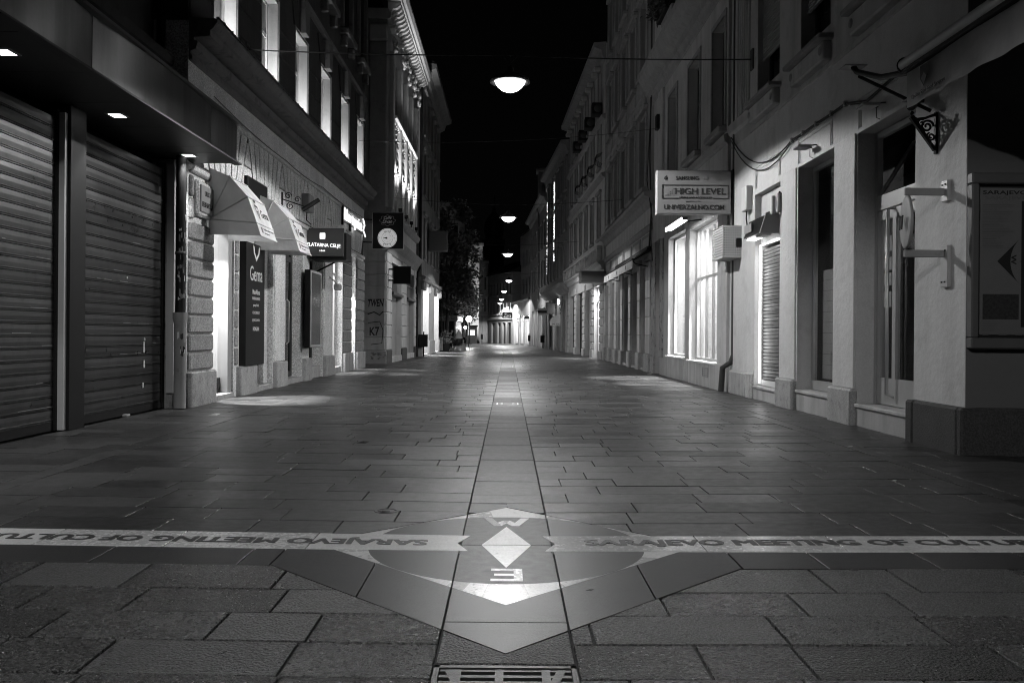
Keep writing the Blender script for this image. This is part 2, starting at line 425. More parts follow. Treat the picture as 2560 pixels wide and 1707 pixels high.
def row(y0, y1, xa, xb, lens, m, clips=(), gap=.004):
    x = xa - rg.random() * .3
    while x < xb - .02:
        l = rg.choice(lens) * rg.uniform(.92, 1.08); x1 = min(x + l, xb)
        if xb - x1 < .14: x1 = xb
        a, c = max(x, xa) + gap, x1 - gap
        if c - a > .05:
            o0, o1 = cxl(y0), cxl(y1); j = rg.uniform(-.001, .001)
            poly = [(a + o0, y0 + gap + j), (c + o0, y0 + gap + j), (c + o1, y1 - gap + j), (a + o1, y1 - gap + j)]
            for k in clips:
                poly = clip(poly, *k)
                if len(poly) < 3: break
            if len(poly) >= 3 and area(poly) > .004: slabs.append((y0, poly, m))
        x = x1
SW = .236           # half width of the centre strip
GL, GR_, GW = -3.55, 3.3, .17
LN = (.42, .5, .62, .75, .85)
# flamed slabs in front of the compass
y = 1.55
ROWS_A = []
while y < 4.1:
    y1 = min(y + .315, 4.13)
    if 4.13 - y1 < .12: y1 = 4.13
    for sg in (-1, 1):
        cl = [(1 if sg > 0 else -1) * 0 or 0, 0, 0]
        cl = [(-1.0 if sg > 0 else 1.0, 1.0, 3.03)]
        if sg < 0: row(y, y1, -4.6, -SW, (.36, .42, .55, .66), ROUGH, cl, .006)
        else: row(y, y1, SW, 4.6, (.36, .42, .55, .66), ROUGH, cl, .006)
    y = y1
# strip in front: rough pieces up to the apron tip, drain set into it
slabs.append((2.93, [(-SW + .005, 2.945), (SW - .005, 2.945), (SW - .005, 3.26), (0, 3.03), (-SW + .005, 3.26)], ROUGH))
for y0 in (1.55, 1.9): slabs.append((y0, [(-SW + .005, y0), (SW - .005, y0), (SW - .005, y0 + .34), (-SW + .005, y0 + .34)], ROUGH))
# smooth row under the inscription, both sides
for sg in (-1, 1):
    cl = [(-1.0, 1.0, 3.03 - .0) if False else ((1.0 if sg < 0 else -1.0) * -1.0, -1.0, -3.03 + -.0)]
    if sg < 0: row(4.13, 4.452, -4.6, -1.112, (.55, .7, .62), APRON, ())
    else: row(4.13, 4.452, 1.112, 4.6, (.55, .7, .62), APRON, ())
# apron pieces (V of dark stone round the compass), outer V tip at 3.035, inner V tip at 3.58
for sg in (-1, 1):
    X = lambda v: sg * v
    for v0, v1 in ((SW + .004, .62), (.626, 1.108)):
        poly = [(X(v0), 3.035 + v0 + .005), (X(v1), min(4.452, 3.035 + v1 + .005)), (X(v1), min(4.452, 3.585 + v1)), (X(v0), min(4.452, 3.585 + v0))]
        if 3.585 + v1 > 4.452: poly = [(X(v0), 3.04 + v0), (X(v1), 3.04 + v1), (X(v1), 4.452), (X(4.452 - 3.585), 4.452), (X(v0), 3.585 + v0)]
        slabs.append((3.2, poly, APRON))
slabs.append((3.1, [(0, 3.04), (SW - .003, 3.275), (SW - .003, 3.36), (-SW + .003, 3.36), (-SW + .003, 3.275)], APRON))
slabs.append((3.1, [(SW - .003, 3.366), (SW - .003, 3.582 + SW), (0, 3.582), (-SW + .003, 3.582 + SW), (-SW + .003, 3.366)], APRON))
# smooth slabs behind the inscription and on up the street
y = 4.808; first = True
while y < 84:
    h = .315 if y < 60 else .64
    y1 = y + h
    wl, wr = (-4.72, 4.5) if y < 44 else (-9.0, 4.4 - (y - 44) * .018)
    cl = lambda sg: [(-1.0 if sg > 0 else 1.0, -1.0, -5.605)] if y < 5.7 else ()
    l2 = LN if y < 60 else (1.2, 1.7)
    row(y, y1, wl, GL, l2, SMOOTH, ()); row(y, y1, GL + GW, -SW, l2, SMOOTH, cl(-1))
    row(y, y1, SW, GR_, l2, SMOOTH, cl(1)); row(y, y1, GR_ + GW, wr, l2, SMOOTH, ())
    y = y1
# the centre strip and the two gutter courses
y = 5.0
while y < 96:
    y1 = y + rg.choice((.3, .42, .55)) * (1 if y < 60 else 2); o0, o1 = cxl(y), cxl(y1)
    full = [(-SW + .004 + o0, y + .002), (SW - .004 + o0, y + .002), (SW - .004 + o1, y1 - .002), (-SW + .004 + o1, y1 - .002)]
    if y < 5.61:
        for sg in (-1, 1):
            poly = clip(clip(full, -sg, 0, 0), -1.0 * sg, -1.0, -5.605)
            if len(poly) > 2 and area(poly) > .002: slabs.append((y, poly, STRIP))
    else: slabs.append((y, full, STRIP))
    y = y1
for gx in (GL, GR_):
    y = 4.81
    while y < 60:
        y1 = y + 1.05; o0, o1 = cxl(y), cxl(y1)
        slabs.append((y, [(gx + .004 + o0, y + .003), (gx + GW - .004 + o0, y + .003), (gx + GW - .004 + o1, y1 - .003), (gx + .004 + o1, y1 - .003)], SMOOTH)); y = y1
def inview(poly):
    cx_, cy_ = sum(p[0] for p in poly) / len(poly), sum(p[1] for p in poly) / len(poly)
    ok = False
    for x, y in list(poly) + [(cx_, cy_)]:
        if y < .5: continue
        u = 1270 + 2204 * x / y; v = 835 + 2204 * 1.1 / y
        if -20 < u < 2580 and v < 1730: ok = True
    return ok
slabs.sort(key=lambda t: t[0])
rest = {}; count = 0
for (y, poly, m) in slabs:
    dz = rg.uniform(-.0018, .0018); tl = (rg.uniform(-.002, .002), rg.uniform(-.003, .003))
    if m is APRON: dz = 0; tl = (0, 0)
    if y < 14 and inview(poly) and count < 300:
        b = B(); slab(b, poly, dz=dz, tilt=tl); b.build('paving_slab', m, pavement); count += 1
    else:
        slab(rest.setdefault(m.name, (B(), m))[0], poly, dz=dz, tilt=tl if y < 20 else (0, 0))
for b, m in rest.values():
    o = b.build('paving_slab_field', m, pavement); o['kind'] = 'stuff'
# ------------------------------------------------------------------ compass inlay (square on its corner round a circle)
cmp_ = T('compass_inlay', 'pale marble compass rose inlaid in the pavement with letters W and E', 'inlay', (0, 4.585, 0))
CY0, RAD, TIP = 4.59, .71, 1.005
def flat(parent, name, m, polys, z=.0, th=.012):
    b = B()
    for poly in polys:
        n = len(poly); a = sum(poly[i][0] * poly[(i + 1) % n][1] - poly[(i + 1) % n][0] * poly[i][1] for i in range(n))
        if a < 0: poly = poly[::-1]
        b.add([(x, y, gz(x) + z) for x, y in poly] + [(x, y, gz(x) + z - th) for x, y in poly],
              [list(range(n))] + [(i, i + n, (i + 1) % n + n, (i + 1) % n) for i in range(n)])
    return b.build(name, m, parent)
def arcpt(t): return (RAD * math.sin(t), CY0 + RAD * math.cos(t))
BANDH = (4.462, 4.800)
def tippieces(k):
    """strips between circle and the corner of the square, k = 0 north,1 east,2 south,3 west"""
    out = []; N = 14; c0 = k * math.pi / 2
    for i in range(N):
        t0, t1 = -math.pi / 4 + math.pi / 2 * i / N + c0, -math.pi / 4 + math.pi / 2 * (i + 1) / N + c0
        def outer(t):
            d = RAD / math.cos((t % (math.pi / 2)) - math.pi / 4); return (d * math.sin(t), CY0 + d * math.cos(t))
        out.append([arcpt(t0), arcpt(t1), outer(t1), outer(t0)])
    return out
def clipset(polys, cs):
    r = []
    for p in polys:
        for c in cs:
            p = clip(p, *c)
            if len(p) < 3: break
        if len(p) >= 3 and area(p) > 1e-6: r.append(p)
    return r
for k in range(4):
    if k in (0, 2):
        for cs_ in ([(1, 0, -SW - .003)], [(1, 0, SW - .003), (-1, 0, SW - .003)], [(-1, 0, -SW - .003)]): flat(cmp_, 'white_corner', WHITE, clipset(tippieces(k), cs_))
    else:
        flat(cmp_, 'white_corner', WHITE, clipset(tippieces(k), [(0, -1, -BANDH[1] - .003)]))
        flat(cmp_, 'white_corner', WHITE, clipset(tippieces(k), [(0, 1, BANDH[0] - .003)]))
circ = [arcpt(2 * math.pi * i / 72) for i in range(72)]
mid = clipset([circ], [(1, 0, SW - .004), (-1, 0, SW - .004)])
flat(cmp_, 'centre_slab', STRIP, clipset(mid, [(0, 1, CY0 - .004)])); flat(cmp_, 'centre_slab', STRIP, clipset(mid, [(0, -1, -CY0 - .004)]))
# the circle dips under the centre line of the inscription band
for sg in (-1, 1):
    c0 = (sg, 0, 0)
    side = clipset([circ], [(-sg, 0, -SW - .005)])
    flat(cmp_, 'dark_slab', APRON, clipset(side, [(0, -1, -BANDH[1] - .003)])); flat(cmp_, 'dark_slab', APRON, clipset(side, [(0, 1, BANDH[0] - .003)]))
NW_, NL_ = .128, .44
flat(cmp_, 'needle', WHITE, [[(-NW_, CY0 + .004), (NW_, CY0 + .004), (0, CY0 + NL_)]], z=.002)
flat(cmp_, 'needle', WHITE, [[(-NW_, CY0 - .004), (NW_, CY0 - .004), (0, CY0 - NL_)]], z=.002)
# letters W and E as cut stone
w = [(-.135, 5.262), (-.072, 5.055), (-.03, 5.055), (0, 5.125), (.03, 5.055), (.072, 5.055), (.135, 5.262), (.085, 5.262), (.05, 5.14), (.018, 5.2), (-.018, 5.2), (-.05, 5.14), (-.085, 5.262)]
W1 = [[w[0], w[1], w[2], w[11], w[12]], [w[11], w[2], w[3], w[10]], [w[10], w[3], w[9]], [w[9], w[3], w[4], w[8]], [w[8], w[4], w[5], w[6], w[7]]]
flat(cmp_, 'letter_w', WHITE, W1, z=.002)
flat(cmp_, 'letter_e', WHITE, [[(.035, 3.925), (.075, 3.925), (.075, 4.13), (.035, 4.13)], [(-.07, 4.095), (.035, 4.095), (.035, 4.13), (-.07, 4.13)], [(-.055, 4.01), (.035, 4.01), (.035, 4.045), (-.055, 4.045)], [(-.07, 3.925), (.035, 3.925), (.035, 3.96), (-.07, 3.96)]], z=.002)
# ------------------------------------------------------------------ inscription bands
def band(sg):
    t = T('inscription_band', ('pale stone band reading SARAJEVO MEETING OF CULTURES upside down, left of the compass' if sg < 0 else
          'pale stone band reading SARAJEVO MEETING OF CULTURES upright, right of the compass'), 'inlay', (sg * 2.2, 4.63, 0), 'inscription bands across the street')
    x = .2; cuts = [.2, 1.02, 1.74, 2.4, 3.1, 4.6]
    for i, (a, c) in enumerate(zip(cuts, cuts[1:])):
        if i == 0: poly = [(sg * (a - .005), BANDH[0]), (sg * (c - .006), BANDH[0]), (sg * (c - .006), BANDH[1]), (sg * (a - .005), BANDH[1]), (sg * (a + .055), CY0 + .03)]
        else: poly = [(sg * a, BANDH[0]), (sg * (c - .006), BANDH[0]), (sg * (c - .006), BANDH[1]), (sg * a, BANDH[1])]
        b = B()
        n = len(poly); ar = sum(poly[k][0] * poly[(k + 1) % n][1] - poly[(k + 1) % n][0] * poly[k][1] for k in range(n))
        if ar < 0: poly = poly[::-1]
        if i == 0:
            r = range(n); b.add([(px, py, gz(px) + .0015) for px, py in poly] + [(px, py, gz(px) - .012) for px, py in poly], [list(r)] + [(k, k + n, (k + 1) % n + n, (k + 1) % n) for k in r])
        else: slab(b, poly, ch=.001, dz=.0015)
        b.build('band_slab', WHITE, t)
    s = 'SARAJEVO MEETING OF CULTURES'
    for k, dx in enumerate((-.007, 0, .007)):
        if sg > 0: text(t, s, LETTER, (.42 + dx, 4.555, gz(.42) + .0032), (1, 0, .008), (0, 1, 0), 2.5, .15, ex=.0010 + .0002 * k)
        else: text(t, s, LETTER, (-.42 + dx, 4.71, gz(.42) + .0032), (-1, 0, .008), (0, -1, 0), 2.5, .15, ex=.0010 + .0002 * k)
band(-1); band(1)
# street drain in the centre strip
dr = T('street_drain', 'cast iron slotted drain grate at the foot of the picture', 'drain', (0, 2.6, 0))
b = B(); x0, x1, y0, y1, zt = -.235, .235, 2.30, 2.925, .002
b.box(x0, x1, y1 - .022, y1, -.04, zt).box(x0, x1, y0, y0 + .022, -.04, zt).box(x0, x0 + .018, y0, y1, -.04, zt).box(x1 - .018, x1, y0, y1, -.04, zt)
b.build('frame', IRON, dr)
b = B(); b.box(x0 + .02, x1 - .02, y0 + .024, y1 - .024, -.075, -.06); b.build('pit_floor', JOINT, dr)
b = B(); z0, z1 = -.03, -.002
for i in range(12):
    yb = y1 - .045 - i * .05
    b.box(x0 + .02, x1 - .02, yb, yb + .022, z0, z1)
for xa in (-.158, -.02, .132): b.box(xa - .014, xa + .014, y0 + .025, y1 - .025, z0 - .001, z1 + .001)
b.prism([(-.2, y1 - .03), (-.17, y1 - .03), (-.02, y0 + .03), (-.05, y0 + .03)], 'z', z0 + .001, z1 + .0005).prism([(.2, y1 - .03), (.17, y1 - .03), (.02, y0 + .03), (.05, y0 + .03)], 'z', z0 + .001, z1 + .0005)
b.build('grate', IRON, dr)
mh = T('service_cover', 'small round iron cover set in the paving left of the compass', 'cover', (-.74, 5.42, gz(.74)))
z = gz(.74)
B().lathe((-.74, 5.42, z), [(.001, .003), (.05, .003), (.052, .0), (.06, .0), (.062, .004), (.075, .004), (.078, -.01)], 28).build('lid', IRON, mh)
B().box(-.765, -.715, 5.413, 5.427, z + .003, z + .006).build('grip', IRON, mh)
for (yy0, hh, lab) in ((13.72, .33, 'dark inlaid strip mark with pale bars and chevrons on the centre strip'), (29.6, .5, 'second faint chevron mark on the centre strip, farther up the street')):
    t = T('strip_mark', lab, 'inlay', (0, yy0, .001), 'chevron marks on the centre strip')
    y2 = yy0 + hh
    flat(t, 'dark_field', APRON, [[(-.225, yy0), (.225, yy0), (.225, y2), (-.225, y2)]], z=.0022, th=.01)
    for sg in (-1, 1):
        flat(t, 'bar', WHITE, [[(sg * .15, yy0), (sg * .172, yy0), (sg * .172, y2), (sg * .15, y2)]], z=.0034, th=.001)
        flat(t, 'chevron', WHITE, [[(sg * .09, yy0), (sg * .115, yy0), (sg * .06, (yy0 + y2) / 2), (sg * .035, (yy0 + y2) / 2)], [(sg * .035, (yy0 + y2) / 2), (sg * .06, (yy0 + y2) / 2), (sg * .115, y2), (sg * .09, y2)]], z=.0034, th=.001)
# litter: a few leaves and scraps lying on the stones
rl = random.Random(11)
lit = [(-1.42, 8.7, 'curled dry leaf lying left of the centre strip', .07), (1.62, 4.1, 'small dark scrap on the rough slabs right of the compass', .03), (.36, 3.78, 'tiny pebble at the corner of the compass apron', .02),
       (3.35, 8.6, 'pale cigarette end on the dark slabs at far right', .03), (2.9, 6.6, 'pale cigarette end near the inscription on the right', .025), (-3.75, 11.3, 'bright crumpled receipt on the paving before the shutters', .08), (3.9, 24.2, 'crumpled white paper by the peeling pier', .09)]
for (x, y, lab, sz) in lit:
    b = B(); z = gz(x) + .002
    pts = [(x - sz, y, z), (x - sz * .3, y + sz * .35, z + sz * .12), (x + sz * .9, y + sz * .2, z + sz * .25), (x + sz * .4, y - sz * .3, z + .001), (x, y, z + sz * .3)]
    b.add(pts, [(0, 1, 4), (1, 2, 4), (2, 3, 4), (3, 0, 4)])
    tagit(b.build('litter_scrap', WHITEP if 'pale' in lab or 'white' in lab or 'bright' in lab else WOOD), lab, 'litter', 'litter on the paving')
# ================================================================== hanging lamps and span wires
LAMP0 = ((-1.4, -1.6, 5.3), 'lamp hanging over the street behind the viewpoint', 1.5)
lampspec = [((0, 14.7, 5.3), 'nearest and brightest lamp hanging over the street centre', 1.2),
            ((-.02, 31.8, 5.3), 'second lamp along the street, hanging above the dome', .8),
            ((-.05, 46.2, 5.3), 'third lamp along the street, below the second', .7),
            ((.04, 69.0, 5.3), 'fourth lamp along the street, before the dark low building', 1.1),
            ((-.4, 84.0, 5.18), 'fifth lamp along the street, small above the tiny pair', 1.3),
            ((-.74, 95.0, 4.86), 'sixth lamp along the street, upper one of the two tiniest', 1.4),
            ((-.93, 99.0, 4.58), 'seventh and farthest hanging lamp, lowest tiny one', 1.4)]
def hanging_lamp(p, lab, pw):
    t = T('hanging_street_lamp', lab, 'street lamp', p, 'lamps hanging along the street centre')
    x, y, z = p
    B().lathe((x, y, z), [(.02, .26), (.05, .25), (.07, .17), (.14, .13), (.31, .05), (.34, .0), (.335, -.012), (.27, -.012), (.255, .02), (.001, .02)], 32).build('shade', DARKM, t)
    B().lathe((x, y, z), [(.001, -.17), (.07, -.163), (.14, -.135), (.2, -.085), (.24, -.03), (.255, .012)], 28).build('lens', LENS, t)
    B().tube([(x, y, z + .25), (x, y, z + .42)], .012, 6).tube([(x - .12, y, z + .43), (x, y, z + .3), (x + .12, y, z + .43)], .006, 6).build('hanger', BLACKM, t)
    light('SPOT', 'lamp_light', t, (x, y, z - .19), LAMP_W * pw, (0, 0, -1), .1, spot=162 if y < 0 else 156, blend=.1)
    return t
for q in lampspec + [LAMP0]: hanging_lamp(*q)

def cable(name, lab, pts, r, sag=0.0, n=16, cat='cable', group=None, seg=None, m=CABLE):
    P = []
    for a, c in zip(pts, pts[1:]):
        for i in range(n):
            t = i / n; s = -4 * sag * t * (1 - t); P.append((a[0] + (c[0] - a[0]) * t, a[1] + (c[1] - a[1]) * t, a[2] + (c[2] - a[2]) * t + s))
    P.append(pts[-1])
    return tagit(B().tube(P, r, 5).build(name, m), lab, cat, group)
def span(y, zl, zr, lab, lampz=None, xl=-4.5, xr=4.18, xc=0):
    zc = lampz if lampz else (zl + zr) / 2 - .05
    return cable('span_wire', lab, [(xl, y, zl), (xc, y, zc), (xr, y, zr)], .009, .03, cat='wire', group='wires spanning the street')
cable('span_wire', 'span wire carrying the nearest lamp between left and right walls', [(-4.5, 15.1, 5.93), (0, 14.7, 5.74), (4.18, 15.25, 5.88)], .011, .03, cat='wire', group='wires spanning the street')
B().box(-4.52, -4.485, 15.0, 15.2, 5.78, 6.08).build('anchor_plate', DARKM, bpy.data.objects['span_wire']); B().box(4.17, 4.21, 15.17, 15.33, 5.7, 6.05).build('anchor_plate', DARKM, bpy.data.objects['span_wire'])
cable('span_wire', 'thin bare span wire crossing just below the nearest lamp', [(-4.5, 26.4, 6.85), (0, 25.8, 6.75), (4.14, 25.0, 6.95)], .006, .05, cat='wire', group='wires spanning the street')
for (q, lab) in zip(lampspec[1:], ('second', 'third', 'fourth', 'fifth', 'sixth', 'seventh')):
    x, y, z = q[0]
    xl = -4.2 if y < 51 else (-3.9 if y < 95 else -6); xr = 4.1 if y < 40 else (3.7 if y < 60 else (2.9 if y < 80 else (2.2 if y < 95 else 1.2)))
    cable('span_wire', 'span wire carrying the %s lamp along the street' % lab, [(xl, y - .2, z + .65), (x, y, z + .44), (xr, y + .2, z + .7)], .008, .03, cat='wire', group='wires spanning the street')

# ================================================================== left: shuttered shop under a steel canopy
XS = -4.78
shop = T('shuttered_shop', 'dark shop with roller shutters under a steel canopy at left edge', 'building', (XS, 6, 0))
part(shop, 'wall', DARKER, (-4.98, -9.8, -9, 12.3, 4.03, 16.0)); part(shop, 'wall', DARKER, (-5.3, -9.8, -9, 12.3, -.03, 4.02))
for ya, yb in ((9.36, 9.72), (6.75, 6.98), (3.9, 4.2), (-2.6, -2.2)): part(shop, 'post', BLACKM, (-4.66, -5.28, ya, yb, .03, 3.5), c=.01)
part(shop, 'trim_strip', OFFWHITE, (-4.69, -4.78, 9.30, 9.36, .05, 3.4)); part(shop, 'trim_strip', OFFWHITE, (-4.62, -4.72, 12.17, 12.24, .25, 3.4))
part(shop, 'end_wall', PEEL, (-4.66, -5.28, 12.24, 12.32, .03, 3.48))
def shutter(parent, X, s, y0, y1, z0, z1, pitch, m, rail=BLACKM, name='roller_shutter', prof=None):
    b = B(); b.box(X - s * .03, X + s * .08, y0 - .02, y0 + .035, z0, z1).box(X - s * .03, X + s * .08, y1 - .035, y1 + .02, z0, z1)
    b.box(X - s * .012, X + s * .05, y0 + .036, y1 - .036, z0, z0 + .09)
    o = b.build(name, rail, parent)
    n = int((z1 - z0 - .09) / pitch); prev = None
    prof = prof or [(0, 0), (.013, .015), (.013, .06), (.002, .09), (.002, .13), (.014, .16), (.014, .2), (.006, .25), (.009, .6), (.006, .97), (0, 1)]
    for i in range(n):
        zb = z0 + .092 + i * pitch
        if prev is None:
            pts = [(X - s * a, zb + t * (pitch - .003)) for a, t in prof] + [(X + s * .02, zb + pitch - .003), (X + s * .02, zb)]
            prev = B().prism(pts, 'y', y0 + .036, y1 - .036).build('slat', m, o); base = prev
        else:
            c = base.copy(); COL.objects.link(c); c.location.z += i * pitch; c.location.x += random.uniform(-.0015, .0015)
    return o
shutter(shop, XS, -1, 9.76, 12.16, .05, 3.42, .128, SLAT)
shutter(shop, XS, -1, 7.0, 9.29, .05, 3.42, .128, SLAT)
shutter(shop, XS, -1, 4.22, 6.72, .05, 3.42, .128, SLAT)
for (y, z, h) in ((11.54, .98, .03), (11.52, .82, .14), (11.53, .62, .1), (11.5, .36, .07), (11.0, 1.75, .03)): part(shop, 'paint_drip', WHITEP, (-4.757, -4.77, y, y + .03, z, z + h), c=.004)
rsx = random.Random(12)
for k in range(22): y = rsx.choice([rsx.uniform(7.6, 9.2), rsx.uniform(9.9, 12.0)]); z = .3 + .128 * rsx.randint(0, 16); part(shop, 'scratch', GREYPAINT, (-4.7655, -4.772, y, y + rsx.uniform(.05, .35), z, z + .006))
part(shop, 'padlock', ALU, (-4.7, -4.77, 10.9, 11.0, .035, .07), (-4.7, -4.77, 7.75, 7.9, .035, .07), c=.01)
shutter(shop, XS, -1, 1.4, 3.88, .05, 3.42, .128, SLAT)
# canopy
cnp = part(shop, 'canopy', BLACKM, (-3.91, -4.98, -9, 12.55, 3.52, 3.98))
seams = [-9, -5.5, -2, 1.5, 4.9, 8.2, 11.48, 12.58]
for a, c in zip(seams, seams[1:]):
    fb = B(); nn_ = 16; yy_ = [a + .008 + (c - a - .016) * k / nn_ for k in range(nn_ + 1)]; xx_ = [-3.89 + .055 * min(1, (c - a) / 3) * math.sin(math.pi * k / nn_) for k in range(nn_ + 1)]
    for k in range(nn_): fb.add([(xx_[k], yy_[k], 3.5), (xx_[k + 1], yy_[k + 1], 3.5), (xx_[k + 1], yy_[k + 1], 4.03), (xx_[k], yy_[k], 4.03)], [(0, 1, 2, 3)], True).add([(-3.909, yy_[k], 3.5), (-3.909, yy_[k + 1], 3.5), (xx_[k + 1], yy_[k + 1], 3.5), (xx_[k], yy_[k], 3.5)], [(0, 1, 2, 3)])
    fo = fb.build('fascia_panel', FASCIA, cnp)
B().cbox(-3.91, -4.98, 12.552, 12.585, 3.5, 4.03, .005).build('fascia_panel', FASCIA, cnp)
B().box(-3.81, -5.0, -9, 12.6, 4.031, 4.065).build('top_flashing', DARKM, cnp)
B().box(-3.82, -3.93, -9, 12.6, 3.478, 3.499).build('drip_edge', DARKM, cnp)
for a, c in zip(seams, seams[1:]):
    for q in range(3):
        y0, y1 = a + (c - a) * q / 3, a + (c - a) * (q + 1) / 3
        B().box(-3.935, -4.97, y0 + .004, y1 - .004, 3.5, 3.518).build('soffit_panel', SOFFIT, cnp)
for y in (12.02, 9.82, 7.61, 5.4, 3.2, 1.0):
    dl = B().box(-4.27, -4.30, y - .1, y + .1, 3.492, 3.4995).box(-4.44, -4.47, y - .1, y + .1, 3.492, 3.4995).box(-4.30, -4.44, y - .1, y - .085, 3.492, 3.4995).box(-4.30, -4.44, y + .085, y + .1, 3.492, 3.4995).build('downlight', ALU, shop)
    B().box(-4.301, -4.439, y - .084, y + .084, 3.494, 3.498).build('lens', LENS2, dl)
    light('SPOT', 'downlight_beam', shop, (-4.37, y, 3.47), 80, (-.06, 0, -1), .04, spot=74, blend=.35)
# upper storey: string course and dark windows
moulding(shop, 'string_course', DARKWALL, -4.98, -1, -9, 12.3, [(0, 4.55), (.1, 4.6), (.12, 4.7), (.28, 4.8), (.3, 4.92), (0, 5.0)])
for y in (9.6, 6.9): window(shop, -4.97, -1, y, y + 1.2, 5.3, 7.3, BLACKM, GLASSD, depth=-.03)
tagit(B().tube([(-4.86, 12.26, 4.1), (-4.86, 12.26, 16)], .06, 10).build('downpipe', BLACKM), 'black downpipe running up between shuttered shop and stucco building', 'downpipe')
# stickered downpipe by the corner
dp = T('downpipe', 'black rain pipe plastered with torn stickers beside the shutters', 'downpipe', (-4.52, 12.05, 0))
px, py = -4.5, 12.1
B().tube([(px, py, 1.32), (px, py, 3.5)], .068, 14).build('upper_pipe', BLACKM, dp)
B().tube([(px, py, .05), (px, py, 1.2), (px, py, 1.28), (px, py, 1.36)], [.082, .082, .1, .1], 14).build('lower_pipe', GREYPAINT, dp)
B().lathe((px, py, 2.15), [(.069, 0), (.075, .005), (.075, .04), (.069, .045)], 14).build('clamp', DARKM, dp)
rs = random.Random(5)
for i in range(64):
    z = rs.choice([rs.uniform(.5, 1.3), rs.uniform(1.4, 2.75), rs.uniform(1.4, 2.4), rs.uniform(1.5, 2.1)]); a = rs.uniform(-1.9, .5); w_ = rs.uniform(.12, .5); h = rs.uniform(.025, .1)
    rr = (.0835 if z < 1.22 else .0695) + .0008 * (i % 4)
    if 1.2 < z < 1.4: continue
    b = B(); V = []; n = 5
    for k in range(n):
        t = a + w_ * k / (n - 1); V += [(px + rr * math.cos(t), py + rr * math.sin(t), z + rs.uniform(-.012, .012)), (px + rr * math.cos(t), py + rr * math.sin(t), z + h + rs.uniform(-.012, .012))]
    b.add(V, [(2 * k, 2 * k + 2, 2 * k + 3, 2 * k + 1) for k in range(n - 1)])
    b.build('sticker', rs.choice([PAPER, WHITEP, GREYPRINT, BLACKSIGN, DARKM, PAPER]), dp)

# ================================================================== left: stucco building with jeweller and boutique
XW = -4.5
sb = T('stucco_building', 'stucco building with voussoir frieze and uplit windows on the left', 'building', (XW, 20, 0))
BAYS = [(13.40, 14.45), (15.62, 16.86), (17.74, 19.28), (19.92, 21.42), (22.55, 23.92), (25.24, 25.94)]
ops = [(a, c, .0, 3.36) for a, c in BAYS]
UW = [(13.33, 14.5), (15.9, 17.1), (18.42, 19.6), (20.92, 22.14), (23.42, 24.64), (25.94, 27.12)]
ops2 = [(a, c, 5.5, 7.48) for a, c in UW]
ops3 = [(a + .05, c - .05, 9.2, 11.4) for a, c in UW]
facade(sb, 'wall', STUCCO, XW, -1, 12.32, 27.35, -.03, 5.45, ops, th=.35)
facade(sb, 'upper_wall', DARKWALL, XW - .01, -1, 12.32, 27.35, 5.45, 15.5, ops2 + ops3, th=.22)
part(sb, 'core', DARKER, (-6.6, -9.4, 12.33, 27.34, 0, 15.4))
part(sb, 'shop_ceiling', DARKER, (-4.86, -6.59, 12.36, 27.3, 3.4, 3.6))
# plinths of the piers
PIERS = [(12.32, 13.38), (14.62, 15.56), (16.9, 17.7), (19.3, 19.9), (21.46, 22.5), (23.96, 25.2), (25.97, 27.33)]
for i, (a, c) in enumerate(PIERS):
    part(sb, 'plinth', PLINTH, (-4.41, XW - .02, a, c, .02, .53), c=.018)
# coursed rough blocks on the rusticated piers
def blocks(a, c, z0, z1, n, out=.045, m=STUCCO_BLOCK):
    h = (z1 - z0) / n
    for i in range(n): part(sb, 'block', m, (XW + out, XW - .03, a + .01, c - .01, z0 + i * h + .012, z0 + (i + 1) * h - .012), c=.02)
blocks(12.36, 13.36, .54, 2.66, 8); part(sb, 'block', STUCCO_BLOCK, (XW + .045, XW - .03, 12.37, 13.35, 3.34, 3.47), c=.015)
blocks(12.37, 12.5, 2.68, 3.32, 2)
blocks(14.48, 14.64, .54, 3.3, 9, .03); blocks(23.98, 25.18, .54, 3.3, 9, .04); blocks(25.99, 27.31, .54, 3.3, 9, .05)
for a, c in ((16.9, 17.7), (21.48, 22.48)): part(sb, 'pier_face', STUCCO, (XW + .03, XW - .02, a + .02, c - .02, .535, 3.1), c=.01); part(sb, 'capital', PLINTH, (XW + .06, XW - .02, a, c, 3.1, 3.24), c=.02)
# lintel moulding, voussoirs, frieze, cornice
moulding(sb, 'lintel_moulding', STUCCO, XW, -1, 12.34, 27.33, [(0, 3.36), (.05, 3.38), (.05, 3.44), (.02, 3.47), (0, 3.48)])
cent = [(a + c) / 2 for a, c in BAYS]; edge = [12.36] + [(p + q) / 2 for p, q in zip(cent, cent[1:])] + [27.3]
def vous(poly, name='voussoir'):
    cy_, cz_ = sum(p[0] for p in poly) / len(poly), sum(p[1] for p in poly) / len(poly)
    inn = [(cy_ + (y - cy_) * (1 - .013 / max(.06, abs(y - cy_))), cz_ + (z - cz_) * (1 - .013 / max(.06, abs(z - cz_)))) for y, z in poly]
    n = len(poly)
    b = B().add([(XW + .03, y, z) for y, z in inn] + [(XW + .02, y, z) for y, z in poly] + [(XW - .01, y, z) for y, z in poly],
                [list(range(n))] + [(i, (i + 1) % n, (i + 1) % n + n, i + n) for i in range(n)] + [(i + n, (i + 1) % n + n, (i + 1) % n + 2 * n, i + 2 * n) for i in range(n)])
    b.build(name, STUCCO, sb)
part(sb, 'joint_bed', JOINT, (XW + .004, XW - .01, 12.36, 27.3, 3.485, 4.43))
ZB, ZT = 3.5, 4.42
